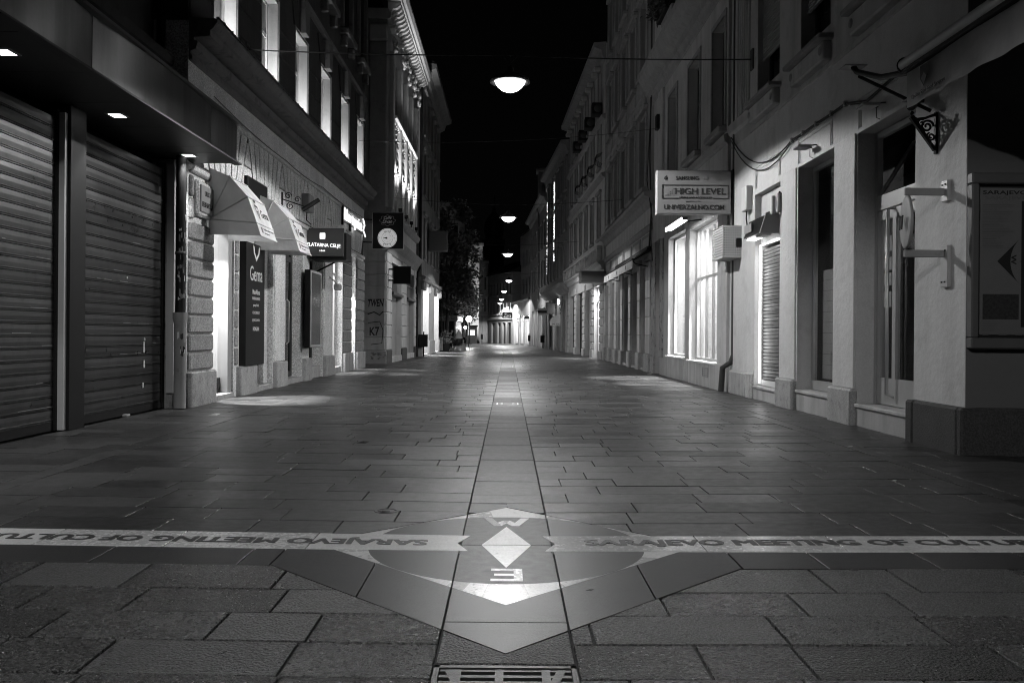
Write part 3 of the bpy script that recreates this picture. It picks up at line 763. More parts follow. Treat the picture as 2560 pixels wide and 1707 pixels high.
for i, c in enumerate(cent):
    e0, e1 = edge[i] + .012, edge[i + 1] - .012; n = 7 if e1 - e0 > 1.9 else 5
    for k in range(n):
        ya, yb = e0 + (e1 - e0) * k / n, e0 + (e1 - e0) * (k + 1) / n; f = lambda y: c + (y - c) * .66
        g = .026
        zt = ZT if k != n // 2 else ZT
        vous([(f(ya) + g, ZB), (f(yb) - g, ZB), (yb - g, zt), (ya + g, zt)])
    if i < len(cent) - 1:
        e = edge[i + 1]; l = c + (e - c) * .66; r = cent[i + 1] + (e - cent[i + 1]) * .66; zc = ZB + (ZT - ZB) * .45
        vous([(l + .012, ZB), (r - .012, ZB), (e + (r - e) * .55 - .012, zc - .012), (e - (e - l) * .55 + .012, zc - .012)], 'springer')
        vous([(e - (e - l) * .55 + .018, zc + .012), (e + (r - e) * .55 - .018, zc + .012), (e + .03, ZT - .1), (e - .03, ZT - .1)], 'springer')
moulding(sb, 'string_course', STUCCO, XW, -1, 12.34, 27.33, [(0, 4.43), (.04, 4.45), (.055, 4.49), (.03, 4.53), (.035, 4.56), (0, 4.57)])
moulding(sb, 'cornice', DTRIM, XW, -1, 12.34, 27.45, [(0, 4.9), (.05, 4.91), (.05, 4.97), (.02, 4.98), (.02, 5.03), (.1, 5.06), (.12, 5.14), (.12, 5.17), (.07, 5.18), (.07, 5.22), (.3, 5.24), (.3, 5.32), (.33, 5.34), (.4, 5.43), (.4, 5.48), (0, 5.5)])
b = B(); b.box(-4.085, -4.12, 12.34, 27.4, 5.485, 5.505)
b.build('cornice_flashing', DARKM, sb)
for i in range(40): part(sb, 'cornice_clip', DARKM, (-4.08, -4.1, 12.6 + i * .37, 12.63 + i * .37, 5.47, 5.52))
# upper floor: channelled blocks between windows, window frames, keystones, second floor sills
pe = [12.34] + [v for w_ in UW for v in w_] + [27.33]
for k in range(0, len(pe), 2):
    a, c = pe[k], pe[k + 1]
    if c - a < .15: continue
    for j in range(4):
        z0 = 5.52 + j * .49; part(sb, 'stone_block', DARKWALL, (XW + .015, XW - .03, a + .02, c - .02, z0 + .008, z0 + .48), c=.014)
for i, (a, c) in enumerate(UW):
    window(sb, XW, -1, a, c, 5.5, 7.48, WHITEP if i == 1 else ALU, GLASSD, depth=.2, bars=(.5,), trans=.66, w=.075)
    part(sb, 'reveal', PAINT2, (XW - .012, XW - .2, c - .012, c - .001, 5.51, 7.47)); part(sb, 'reveal', PAINT2, (XW - .012, XW - .2, a + .001, a + .012, 5.51, 7.47)); part(sb, 'reveal', PAINT2, (XW - .012, XW - .2, a + .013, c - .013, 7.45, 7.478))
    for ya, yb in ((a - .05, a - .002), (c + .002, c + .05)): part(sb, 'window_surround', DTRIM, (XW + .02, XW - .02, ya, yb, 5.52, 7.5))
    m_ = (a + c) / 2
    B().prism([(m_ - .16, 7.5), (m_ + .16, 7.5), (m_ + .27, 8.15), (m_ - .27, 8.15)], 'x', XW + .13, XW - .02).build('keystone', DTRIM, sb)
    for j in range(3):
        for sg in (-1, 1):
            p = [(m_ + sg * (.17 + j * .17), 7.5), (m_ + sg * (.33 + j * .17), 7.5), (m_ + sg * (.46 + j * .24), 8.1), (m_ + sg * (.28 + j * .22), 8.1)]
            B().prism(p, 'x', XW + .02, XW - .02).build('voussoir', DARKWALL, sb)
    window(sb, XW, -1, a + .05, c - .05, 9.2, 11.4, DARKM, GLASSD, depth=.15)
    part(sb, 'window_sill', DTRIM, (XW + .22, XW - .02, a - .1, c + .1, 9.02, 9.18), c=.02)
    for sg in (a, c - .12): part(sb, 'console', DTRIM, (XW + .17, XW - .02, sg, sg + .12, 8.72, 9.015), c=.03)
    for sg in (a - .12, c): part(sb, 'side_pilaster', DTRIM, (XW + .1, XW - .02, sg, sg + .12, 9.2, 11.5), c=.02)
moulding(sb, 'string_course', DTRIM, XW, -1, 12.34, 27.33, [(0, 8.2), (.06, 8.22), (.08, 8.32), (0, 8.36)])
# window uplights (small floods standing on the cornice)
for i, (a, c) in enumerate(UW):
    y = a + .3
    nm = ['first and nearest', 'second', 'third', 'fourth', 'fifth', 'sixth and farthest'][i]
    t = T('window_uplight', 'small floodlight on the cornice washing the %s upper window niche' % nm, 'floodlight', (-4.6, y, 5.52), 'uplights in the window niches')
    B().cbox(-4.52, -4.6, y - .11, y + .11, 5.51, 5.56, .01).build('housing', BLACKM, t); B().box(-4.53, -4.59, y - .1, y + .1, 5.561, 5.565).build('lens', LENS2, t)
    light('AREA', 'uplight_beam', t, (-4.6, y + .05, 5.58), 30, (.0, .5, 1), .12)
# shop bays: frames, glass, interiors
def litroom(parent, ya, yb, x0, x1, z0, z1, m, floor=SMOOTH):
    b = B(); b.box(x1, x1 - .02, ya, yb, z0, z1); o = b.build('lit_interior', m, parent)
    B().box(x0, x1, ya - .02, ya, z0, z1).build('side_wall', WHITEP, o); B().box(x0, x1, yb, yb + .02, z0, z1).build('side_wall', WHITEP, o)
    B().box(x0, x1, ya, yb, z0 - .02, z0).build('floor', MARBLE, o); B().box(x0, x1, ya, yb, z1, z1 + .02).build('ceiling', WHITEP, o)
    return o
# bay 1: glass door, dazzling interior with a display
a, c = BAYS[0]
part(sb, 'threshold', PLINTH, (XW + .02, XW - .36, a, c, .02, .12), c=.01)
window(sb, XW, -1, a + .02, c - .02, .13, 3.3, BLACKM, GLASSC, depth=.16, bars=(), trans=.82, w=.05, name='glass_door')
part(sb, 'kick_plate', BLACKM, (XW - .15, XW - .2, a + .06, c - .1, .17, .36))
part(sb, 'door_jamb', ALU, (XW - .02, XW - .3, c - .2, c - .02, .12, 3.3), c=.01)
o = litroom(sb, a + .02, c + .9, XW - .35, XW - 1.9, .1, 3.35, LIT2)
light('SPOT', 'shop_light', sb, (XW - .55, a + .4, 3.2), 4500, (.36, .06, -1), .05, spot=40, blend=.35)
light('AREA', 'shop_light', sb, (XW - .9, a + .6, 3.2), 60, (.2, .2, -1), .3)
for dx, dy, h, w_ in ((-1.1, .75, 1.15, .22), (-1.15, 1.1, 1.0, .2), (-.8, .55, .42, .3)):
    B().cbox(XW + dx, XW + dx - .3, a + dy, a + dy + w_, .1, .1 + h, .01).build('display_stand', OFFWHITE, o)
b = B(); rr = random.Random(8)
for k in range(26):
    t = rr.uniform(0, 6.28); q = rr.uniform(.06, .2); cx_, cy_, cz_ = XW - 1.2, a + .8, 1.42
    d = (math.cos(t) * q, math.sin(t) * q, rr.uniform(.05, .3)); b.add([(cx_, cy_, cz_), (cx_ + d[0] * .5 + .02, cy_ + d[1] * .5, cz_ + d[2]), (cx_ + d[0], cy_ + d[1], cz_ + d[2] * .9), (cx_ + d[0] * .5, cy_ + d[1] * .5 + .02, cz_ + d[2] * .8)], [(0, 1, 2, 3)])
b.build('pot_plant', LEAF, o)
# bay 2: narrow glass door
a, c = BAYS[1]
part(sb, 'threshold', PLINTH, (XW + .02, XW - .36, a, c, .02, .13), c=.01)
window(sb, XW, -1, a + .02, c - .25, .14, 3.3, BLACKM, GLASSC, depth=.2, bars=(.55,), trans=.8, w=.06, name='glass_door')
part(sb, 'door_jamb', STUCCO, (XW - .1, XW - .34, c - .25, c - .01, .13, 3.3), c=.01)
litroom(sb, a + .02, c - .02, XW - .36, XW - 1.4, .1, 3.35, emis('soft lit interior', .18))
part(sb, 'kick_plate', BLACKM, (XW - .19, XW - .22, a + .08, c - .3, .2, .45))
part(sb, 'sticker_strip', WHITEP, (XW - .185, XW - .198, a + .62, a + .68, .3, .75))
# bay 3: dark timber and glass doors with long handles
a, c = BAYS[2]
part(sb, 'threshold', PLINTH, (XW + .02, XW - .36, a, c, .02, .14), c=.01)
window(sb, XW, -1, a + .02, c - .02, .15, 3.3, WOOD, GLASSD, depth=.22, bars=(.5,), trans=.8, w=.11, name='double_door')
for y in (a + .62, a + .92): B().tube([(XW - .19, y, .85), (XW - .14, y, .9), (XW - .14, y, 1.75), (XW - .19, y, 1.8)], .014, 8).build('door_handle', ALU, sb)
# bay 4: recessed dark shop window
a, c = BAYS[3]
part(sb, 'stall_riser', PLINTH, (XW - .05, XW - .36, a, c, .02, .3), c=.015)
window(sb, XW, -1, a + .02, c - .02, .31, 3.3, WOOD, GLASSD, depth=.25, bars=(.33, .66), trans=.85, w=.07, name='shop_window')
# bays 5, 6: lit shop windows
for i in (4, 5):
    a, c = BAYS[i]
    part(sb, 'stall_riser', PLINTH, (XW - .03, XW - .36, a, c, .02, .2), c=.015)
    window(sb, XW, -1, a + .02, c - .02, .21, 3.3, WHITEP, GLASSC, depth=.2, bars=(.4,), trans=.8, w=.06, name='shop_window')
    litroom(sb, a + .02, c - .02, XW - .36, XW - 1.2, .2, 3.35, LIT)
    light('SPOT', 'shop_light', sb, (XW - .45, (a + c) / 2, 3.1), 2500, (.4, .0, -1), .05, spot=42, blend=.4); light('AREA', 'shop_light', sb, (XW - .8, (a + c) / 2, 3.1), 40, (0, .2, -1), .3)
# ------------------------------------------------------------------ things on the stucco wall
pl = T('street_nameplate', 'framed stone street nameplate on the pier by the stickered pipe', 'sign', (XW + .05, 12.9, 3.0))
b = B(); y0, y1, z0, z1 = 12.55, 13.2, 2.76, 3.27
b.cbox(XW + .075, XW - .01, y0, y1, z0, z1, .03).build('stone_frame', STUCCO, pl); B().cbox(XW + .1, XW + .07, y0 + .06, y1 - .06, z0 + .06, z1 - .06, .01).build('plate', GREYPAINT, pl)
text(pl, 'ULICA', DARKPRINT, (XW + .1, y0 + .2, 3.06), (0, 1, 0), (0, 0, 1), .25, .07, ex=.006); text(pl, 'FERHADIJA', DARKPRINT, (XW + .1, y0 + .1, 2.87), (0, 1, 0), (0, 0, 1), .45, .1, ex=.006)
AWP = [(-4.49, 3.55), (-4.17, 3.42), (-3.9, 3.12), (-3.76, 2.73), (-3.7, 2.54)]
def hood(y0, y1, lab):
    t = T('awning', lab, 'awning', (XW, (y0 + y1) / 2, 2.55), 'hooded canvas awnings of the boutique')
    b = B(); N = 6
    def P(k, y, y_mid):
        x, z = AWP[k]; return (x, y, z)
    for k in range(len(AWP) - 1):
        for j in range(N):
            ya, yb = y0 + (y1 - y0) * j / N, y0 + (y1 - y0) * (j + 1) / N
            sa, sb2 = (-.012 * math.sin(math.pi * j / N), -.012 * math.sin(math.pi * (j + 1) / N))
            (x0, z0), (x1, z1) = AWP[k], AWP[k + 1]
            b.add([(x0, ya, z0 + sa), (x0, yb, z0 + sb2), (x1, yb, z1 + sb2), (x1, ya, z1 + sa)], [(0, 1, 2, 3)], True)
    o = b.build('canvas', FABRIC, t)
    for y in (y0, y1):
        pv = (-4.48, y, 2.78); pts = [(x, y, z) for x, z in AWP]
        b = B()
        for k in range(3): b.add([pv, pts[k], pts[k + 1]], [(0, 1, 2)])
        b.add([pv, pts[3], pts[4], (-4.48, y, 2.55)], [(0, 1, 2, 3)]); b.build('side_panel', FABRIC, t)
        for k in (1, 2, 3): B().tube([pv, pts[k]], .011, 6).build('rib', FABRIC, t)
    for k in (1, 2, 3, 4): B().tube([(AWP[k][0], y0, AWP[k][1]), (AWP[k][0], y1, AWP[k][1])], .012, 6).build('rib', FABRIC, t)
    # print on the front: shield and name on the face, small line on the valance
    d = Vector((AWP[3][0] - AWP[2][0], 0, AWP[3][1] - AWP[2][1])).normalized(); up = -d; nrm = Vector((0, 1, 0)).cross(up)
    org = Vector((AWP[3][0], 0, AWP[3][1])) + up * .1 + nrm * .006
    Ym = lambda f: y0 + (y1 - y0) * f
    def pt(y, h): return tuple(org + Vector((0, y, 0)) + up * h)
    sh = [(.2, .22), (.38, .2), (.37, .07), (.29, -.03), (.21, .08)]
    b = B(); n = len(sh); w1 = [pt(Ym(f), h) for f, h in sh]; w2 = [pt(Ym(.29 + (f - .29) * .7), .1 + (h - .1) * .7) for f, h in sh]
    b.add(w1 + w2, [(i, (i + 1) % n, (i + 1) % n + n, i + n) for i in range(n)])
    b.add([pt(Ym(.25), .12), pt(Ym(.33), .12), pt(Ym(.29), .03)], [(0, 1, 2)]).add([pt(Ym(.24), .25), pt(Ym(.34), .25), pt(Ym(.36), .31), pt(Ym(.31), .28), pt(Ym(.29), .33), pt(Ym(.27), .28), pt(Ym(.22), .31)], [(0, 1, 2, 3, 4, 5, 6)])
    b.build('shield_print', DARKPRINT, t)
    text(t, 'Gema', DARKPRINT, pt(Ym(.46), .03), (0, 1, 0), tuple(up), (y1 - y0) * .42, .13, ex=.002)
    vo = Vector((AWP[4][0], 0, AWP[4][1])); vd = Vector((AWP[3][0] - AWP[4][0], 0, AWP[3][1] - AWP[4][1])).normalized(); vn = Vector((0, 1, 0)).cross(vd)
    q = lambda y, h: tuple(vo + Vector((0, y, 0)) + vd * h + vn * .006)
    text(t, 'Općina Stari Grad', GREYPRINT, q(Ym(.3), .1), (0, 1, 0), tuple(vd), (y1 - y0) * .6, .05, ex=.002); text(t, 'Sarajevo', GREYPRINT, q(Ym(.3), .045), (0, 1, 0), tuple(vd), (y1 - y0) * .3, .035, ex=.002)
    B().add([q(Ym(.14), .06), q(Ym(.24), .06), q(Ym(.24), .15), q(Ym(.14), .15)], [(0, 1, 2, 3)]).build('crest_print', GREYPRINT, t)
hood(13.15, 14.06, 'nearest cream hooded awning with shield print over the bright door')
hood(15.58, 16.52, 'second cream hooded awning with shield print behind the nearest one')
gs = T('boutique_panel', 'tall black panel sign listing fashion labels in white, between the doors', 'sign', (-4.42, 15.4, .52))
B().cbox(-4.385, -4.5, 14.74, 15.86, .53, 2.62, .008).build('panel', BLACKSIGN, gs)
def gt(s_, yc, w_, z, h, bold=0): text(gs, s_, WHITEPRINT, (-4.384, yc - w_ / 2, z), (0, 1, 0), (0, 0, 1), w_, h, ex=.003, bold=bold)
gt('Gema', 15.33, .74, 1.98, .25); gt('MaxMara', 15.33, .44, 1.75, .085, .01); gt('MARINA RINALDI', 15.33, .46, 1.655, .05); gt('penny black', 15.33, .34, 1.53, .06); gt('COCCINELLE', 15.33, .42, 1.41, .05); gt('@ BOGNER', 15.33, .44, 1.275, .055); gt('HOGAN', 15.33, .36, 1.12, .07, .01)
b = B(); Xg = -4.381; sh = [(15.12, 2.60), (15.54, 2.60), (15.50, 2.46), (15.33, 2.32), (15.16, 2.46)]; inn = [(15.33 + (y - 15.33) * .62, 2.5 + (z - 2.5) * .62) for y, z in sh]; n = 5
b.add([(Xg, y, z) for y, z in sh] + [(Xg, y, z) for y, z in inn], [(i, (i + 1) % n, (i + 1) % n + n, i + n) for i in range(1, n)]); b.build('shield_mark', WHITEPRINT, gs)
tagit(B().cbox(XW + .1, XW + .03, 14.86, 16.06, 3.4, 3.74, .01).build('blank_signboard', BLACKSIGN), 'plain black signboard on the frieze behind the hooded awnings', 'sign')
cs = T('jeweller_sign', 'dark projecting box sign with glowing capital lettering and a square logo', 'sign', (-4.1, 19.9, 2.8))
B().cbox(-4.48, -3.67, 19.6, 19.66, 2.79, 3.42, .006).build('face_panel', mat('grey sign panel', .06, .5, var=.15, vs=4), cs); B().cbox(-4.4, -3.62, 19.67, 20.3, 2.72, 3.33, .01).build('box', BLACKSIGN, cs)
text(cs, 'ZLATARNA CELJE', LETTERLIT, (-4.5, 19.597, 3.0), (1, 0, -.05), (0, 0, 1), .76, .1, ex=.012); text(cs, '1844', LETTERLIT, (-4.2, 19.597, 2.9), (1, 0, 0), (0, 0, 1), .12, .035, ex=.01)
B().cbox(-4.2, -4.08, 19.585, 19.597, 3.18, 3.31, .004).build('logo_block', LETTERLIT, cs); B().tube([(-4.0, 20.3, 2.72), (-4.49, 20.5, 2.5)], .02, 6).build('bracket', BLACKM, cs)
iz = T('letter_sign', 'row of glowing white letters high at the far end of the stucco wall', 'sign', (XW, 25, 4.1))
text(iz, 'Izbor trgovine', LETTERLIT, (XW + .09, 23.6, 4.03), (0, 1, 0), (0, 0, 1), 2.75, .42, ex=.03)
B().box(XW + .085, XW + .03, 23.5, 23.58, 3.98, 4.5).box(XW + .08, XW + .03, 24.6, 24.75, 3.95, 4.2).box(XW + .05, XW + .03, 23.6, 26.9, 4.1, 4.16).build('rail', BLACKM, iz)
b = B(); pts = [(XW + .1, 26.6 + .2 * math.sin(t * .9) + t * .05, 4.5 - .06 * t + .03 * math.cos(2 * t)) for t in [i * .35 for i in range(22)]]; b.tube(pts, .022, 6); b.build('squiggle', LETTERLIT, iz)
jb = T('junction_box', 'pale junction box on the voussoirs above the second awning', 'box', (XW, 19.2, 3.75)); B().cbox(XW + .2, XW + .03, 18.98, 19.45, 3.72, 4.1, .02).build('case', GREYPAINT, jb); B().tube([(XW + .1, 19.2, 3.72), (XW + .08, 19.25, 3.55), (XW + .1, 19.6, 3.5)], .012, 6).build('lead', CABLE, jb)
sbk = T('scroll_bracket', 'small wrought iron scroll bracket with a black tube above the second awning', 'bracket', (XW, 17.4, 3.6))
def scroll(c, r, turns, axis='x', start=0, n=26, grow=1):
    P = []
    for i in range(n):
        t = i / (n - 1); q = r * (1 - .8 * t); a_ = start + turns * 2 * math.pi * t
        P.append((c[0], c[1] + q * math.cos(a_), c[2] + q * math.sin(a_)) if axis == 'x' else (c[0] + q * math.cos(a_), c[1], c[2] + q * math.sin(a_)))
    return P
b = B().box(XW + .05, XW, 17.3, 17.36, 3.5, 3.85); b.tube([(XW + .03, 17.33, 3.72), (XW + .55, 17.33, 3.55)], .012, 6)
b.tube(scroll((XW + .16, 17.33, 3.78), .07, 1.4, 'y'), .009, 6).tube(scroll((XW + .34, 17.33, 3.71), .06, 1.4, 'y'), .009, 6).tube(scroll((XW + .2, 17.33, 3.58), .07, 1.4, 'y', 2), .009, 6); b.build('ironwork', BLACKM, sbk)
B().tube([(XW + .45, 17.3, 3.5), (XW + .75, 17.4, 3.72)], .045, 10).build('tube', BLACKM, sbk)
pc = T('poster_case', 'slim dark showcase with a framed glossy portrait poster on the pier', 'poster', (-4.35, 19.7, .77))
B().cbox(-4.305, -4.43, 19.16, 20.24, .77, 2.47, .01).build('case', BLACKSIGN, pc); b = B()
b.box(-4.29, -4.306, 19.17, 19.22, .78, 2.46).box(-4.29, -4.306, 20.18, 20.23, .78, 2.46).box(-4.29, -4.306, 19.22, 20.18, .78, .83).box(-4.29, -4.306, 19.22, 20.18, 2.41, 2.46); b.build('frame', ALU, pc)
B().box(-4.296, -4.304, 19.221, 20.179, .831, 2.409).build('poster', mat('glossy poster', .11, .12, var=.75, vs=2.6, spec=.7), pc)
tagit(B().cbox(XW + .02, XW - .4, 21.9, 22.05, 2.2, 2.35, .02).tube([(XW + .02, 22, 2.5), (XW + .2, 22.0, 2.35), (XW + .22, 22.05, 2.3)], .02, 6).cbox(XW + .14, XW + .32, 21.95, 22.15, 2.16, 2.32, .03).build('floodlight', GREYPAINT), 'small grey floodlight on a bent arm under the jeweller sign', 'floodlight')
cable('facade_cable', 'thin cable sagging along the voussoir string course on the left', [(XW + .07, 13.2, 4.62), (XW + .07, 17.5, 4.5), (XW + .07, 21.0, 4.55), (XW + .07, 26.8, 4.6)], .008, .05)
# ================================================================== left: ornate uplit building
X3 = -4.25
ob = T('ornate_building', 'ornate floodlit building with carved panels and bracketed cornice on the left', 'building', (X3, 35, 0))
DO = [(32.0, 35.0), (36.7, 39.6)]
wl = [(32.1, 33.35), (34.0, 35.25), (35.9, 37.15), (37.8, 39.05)]      # upper bays
PIL = [31.45, 33.68, 35.58, 37.48, 39.4]
ops = [(a, c, .0, 3.68) for a, c in DO]
facade(ob, 'wall', PAINT2, X3, -1, 30.6, 40.6, -.03, 5.3, ops, th=.22)
facade(ob, 'upper_wall', TRIM, X3 - .02, -1, 30.6, 40.6, 5.3, 12.0, [(a, c, 5.65, 7.0) for a, c in wl] + [(a, c, 9.0, 11.1) for a, c in wl], th=.22)
part(ob, 'core', DARKER, (X3 - .6, X3 - 5, 30.62, 40.58, 0, 12))
# channelled blocks: corner pier front and side, middle piers
for (a, c) in ((30.62, 31.95), (35.05, 36.65), (39.65, 40.55)):
    for j in range(8): part(ob, 'block', PAINT2, (X3 + .035, X3 - .03, a + .02, c - .02, .5 + j * .44 + .012, .5 + (j + 1) * .44 - .012), c=.018)
    part(ob, 'plinth', DARKSTONE, (X3 + .06, X3 - .03, a, c, .01, .5), c=.02)
for j in range(8): part(ob, 'block', PAINT2, (X3 - .02, X3 - 3.2, 30.565, 30.63, .5 + j * .44 + .012, .5 + (j + 1) * .44 - .012), c=.018)
part(ob, 'plinth', PEEL, (X3 + .04, X3 - 3.3, 30.53, 30.63, .01, .49), c=.02)
for (a, c) in DO:
    part(ob, 'door_step', MARBLE, (X3 + .05, X3 - .24, a, c, .02, .24), c=.01)
    o = part(ob, 'door', GREYPAINT, (X3 - .2, X3 - .24, a, c, .24, 2.5)); B().box(X3 - .18, X3 - .199, (a + c) / 2 - .02, (a + c) / 2 + .02, .26, 2.48).build('meeting_stile', DARKM, o)
    part(ob, 'lintel_shelf', DARKM, (X3 + .1, X3 - .24, a - .02, c + .02, 2.5, 2.6))
    o = part(ob, 'fanlight', DARKM, (X3 - .16, X3 - .24, a, c, 2.6, 3.66))
    n = 9
    for k in range(n): B().box(X3 - .06, X3 - .08, a + .15 + k * (c - a - .3) / (n - 1) - .012, a + .15 + k * (c - a - .3) / (n - 1) + .012, 2.6, 3.1).build('grille_bar', GREYPAINT, o)
    B().box(X3 - .055, X3 - .085, a + .05, c - .05, 3.1, 3.13).build('grille_rail', GREYPAINT, o)
moulding(ob, 'shop_cornice', TRIM, X3, -1, 30.55, 40.6, [(0, 3.9), (.05, 3.94), (.08, 4.05), (.1, 4.1), (.2, 4.2), (.3, 4.38), (.32, 4.44), (0, 4.5)])
moulding(ob, 'sill_course', TRIM, X3, -1, 30.55, 40.6, [(0, 5.2), (.1, 5.24), (.18, 5.34), (.2, 5.44), (0, 5.48)])
for y in PIL:
    part(ob, 'pilaster', TRIM2, (X3 + .14, X3 - .03, y - .2, y + .2, 5.49, 11.1), c=.03)
    b = B(); r2 = random.Random(int(y * 10))
    for k in range(16): b.ball((X3 + .12 + r2.uniform(0, .14), y + r2.uniform(-.24, .24), 11.1 + r2.uniform(0, .75)), r2.uniform(.05, .11), 5, (.7, 1, 1.2))
    b.build('carved_capital', TRIM2, ob)
    part(ob, 'abacus', TRIM2, (X3 + .2, X3 - .03, y - .32, y + .32, 11.86, 11.98), c=.02)
moulding(ob, 'window_ledge', TRIM2, X3, -1, 31.7, 39.15, [(0, 8.66), (.1, 8.7), (.12, 8.8), (.2, 8.84), (.2, 8.92), (0, 8.95)])
for i, (a, c) in enumerate(wl):
    window(ob, X3, -1, a, c, 5.65, 7.0, WHITEP, GLASSD, depth=.18); window(ob, X3, -1, a, c, 9.0, 11.1, WHITEP, GLASSD, depth=.18)
    part(ob, 'window_jamb', TRIM2, (X3 + .08, X3 - .02, a - .14, a - .01, 5.6, 7.02), c=.02); part(ob, 'window_jamb', TRIM2, (X3 + .08, X3 - .02, c + .01, c + .14, 5.6, 7.02), c=.02)
    m_ = (a + c) / 2; b = B()
    rg2 = random.Random(40 + i)
    # carved oval with a figure-like relief, garland above
    pr = [(X3 + .05, m_ + .42 * math.cos(t), 7.55 + .5 * math.sin(t)) for t in [2 * math.pi * k / 24 for k in range(25)]]
    b.tube(pr, .05, 6)
    b.ball((X3 + .03, m_, 7.62), .2, 6, (.5, .9, 1.3)); b.ball((X3 + .07, m_, 7.92), .1, 6, (.8, 1, 1.1)); b.ball((X3 + .04, m_, 7.28), .18, 6, (.5, 1.2, .8)); b.ball((X3 + .08, m_, 7.0), .09, 6)
    for k in range(22): b.ball((X3 + rg2.uniform(0, .09), m_ + rg2.uniform(-.52, .52), 8.15 + rg2.uniform(0, .48)), rg2.uniform(.03, .07), 4, (.8, 1.2, 1))
    b.build('relief_panel', TRIM2, ob)
# crowning entablature with brackets
moulding(ob, 'architrave', TRIM, X3, -1, 30.5, 40.6, [(0, 11.98), (.1, 12.0), (.12, 12.2), (.06, 12.22), (.06, 12.3), (0, 12.32)])
N = 24
br = None
for k in range(N):
    y = 30.75 + k * 9.7 / (N - 1)
    if br is None:
        b = B().prism([(X3 - .02, 12.28), (X3 + .08, 12.28), (X3 + .16, 12.36), (X3 + .3, 12.4), (X3 + .42, 12.5), (X3 + .42, 12.62), (X3 - .02, 12.62)], 'y', y - .09, y + .09); br = b.build('bracket', TRIM2, ob)
    else: c_ = br.copy(); COL.objects.link(c_); c_.location.y += k * 9.7 / (N - 1)
moulding(ob, 'cornice', TRIM2, X3, -1, 30.2, 40.9, [(0, 12.62), (.46, 12.63), (.48, 12.74), (.56, 12.78), (.62, 12.95), (.62, 13.05), (.5, 13.12), (0, 13.3)])
part(ob, 'cornice_return', TRIM, (X3 + .45, X3 - 4, 30.2, 30.62, 12.64, 13.08), c=.04); part(ob, 'side_band', TRIM, (X3 - .02, X3 - 4, 30.5, 30.61, 11.98, 12.35), c=.02)
part(ob, 'side_pilaster', TRIM, (X3 - .02, X3 - .62, 30.52, 30.61, 5.3, 11.2), c=.03); part(ob, 'side_wall_band', TRIM, (X3 + .05, X3 - 4, 30.52, 30.61, 4.9, 5.3), c=.03); part(ob, 'side_capital', TRIM2, (X3 + .02, X3 - .66, 30.46, 30.61, 11.22, 11.8), c=.06)
part(ob, 'upper_storey', DARKER, (X3 - .5, X3 - 5, 30.7, 40.6, 13.3, 17.5))
light('AREA', 'ledge_light', ob, (X3 + .75, 35.6, 9.9), 10, (-.3, 0, 1), 7.0, size_y=.2)
for i, y in enumerate((32.7, 34.6, 36.5, 38.45)):
    t = T('facade_spotlight', 'spotlight on the sill course lighting the %s carved bay' % ('first', 'second', 'third', 'fourth')[i], 'spotlight', (X3 + .2, y, 5.5), 'spotlights on the ornate facade')
    B().tube([(X3 + .22, y, 5.48), (X3 + .22, y, 5.6)], .02, 6).build('stand', BLACKM, t); B().lathe((X3 + .22, y, 5.6), [(.02, -.03), (.07, 0), (.075, .12), (.065, .12), (.06, .08), (.001, .08)], 12).build('head', BLACKM, t)
    light('SPOT', 'spot_beam', t, (X3 + .24, y, 5.74), 700, (-.085, 0, 1), .05, spot=75, blend=.6)
# graffiti on its side wall
gf = T('graffiti', 'black spray paint tag on the side wall beyond the stucco building', 'graffiti', (X3 - .3, 30.55, 1.5))
text(gf, 'TWEN', DARKPRINT, (X3 - .62, 30.56, 2.0), (1, 0, .05), (0, 0, 1), .56, .26, ex=.003, shear=.2, bold=.03); text(gf, 'K7', DARKPRINT, (X3 - .55, 30.56, 1.0), (1, 0, .05), (0, 0, 1), .34, .3, ex=.003, bold=.02)
b = B(); b.tube([(X3 - .62, 30.558, 1.75), (X3 - .4, 30.558, 1.83), (X3 - .2, 30.558, 1.72), (X3 - .08, 30.558, 1.85)], .02, 5).tube([(X3 - .6, 30.558, 1.45), (X3 - .2, 30.558, 1.5), (X3 - .08, 30.558, 1.2), (X3 - .12, 30.558, .75), (X3 - .5, 30.558, .7)], .015, 5); b.build('spray_line', DARKPRINT, gf)
cf = T('cafe_sign', 'black square cafe sign with round compass badge, projecting from the left', 'sign', (-3.75, 27.2, 3.7))
B().cbox(-4.22, -3.24, 27.2, 27.3, 3.68, 4.83, .012).build('frame', ALU, cf); B().box(-4.2, -3.26, 27.193, 27.199, 3.7, 4.81).build('face', BLACKSIGN, cf)
BC, BR_ = (-3.745, 4.03), .295
b = B().lathe((BC[0], 27.19, BC[1]), [(.001, 0), (BR_, 0), (BR_ + .004, .004)], 40, 'y'); b.build('badge', emis('backlit badge', .3), cf)
def ring(p, name, m, c, r0, r1, y): B().lathe((c[0], y, c[1]), [(r0, 0), (r1, 0)], 40, 'y').build(name, m, p)
ring(cf, 'badge_ring', DARKPRINT, BC, .272, .28, 27.187); ring(cf, 'badge_ring', DARKPRINT, BC, .17, .177, 27.187); ring(cf, 'badge_ring', DARKPRINT, BC, .115, .12, 27.187)
B().add([(BC[0] - .13, 27.186, BC[1]), (BC[0], 27.186, BC[1] + .035), (BC[0], 27.186, BC[1] - .035)], [(0, 1, 2)]).build('needle', DARKPRINT, cf)
for s_, z, dy in (('APETIT', 4.2, 0), ('MEETS', 3.81, 0)): text(cf, s_, DARKPRINT, (BC[0] - .12, 27.187, z), (1, 0, 0), (0, 0, 1), .24, .05, ex=.002)
text(cf, 'E', DARKPRINT, (BC[0] + .2, 27.187, BC[1] - .02), (1, 0, 0), (0, 0, 1), .03, .045, ex=.002); text(cf, 'C', DARKPRINT, (BC[0] - .24, 27.187, BC[1] - .02), (1, 0, 0), (0, 0, 1), .03, .045, ex=.002)
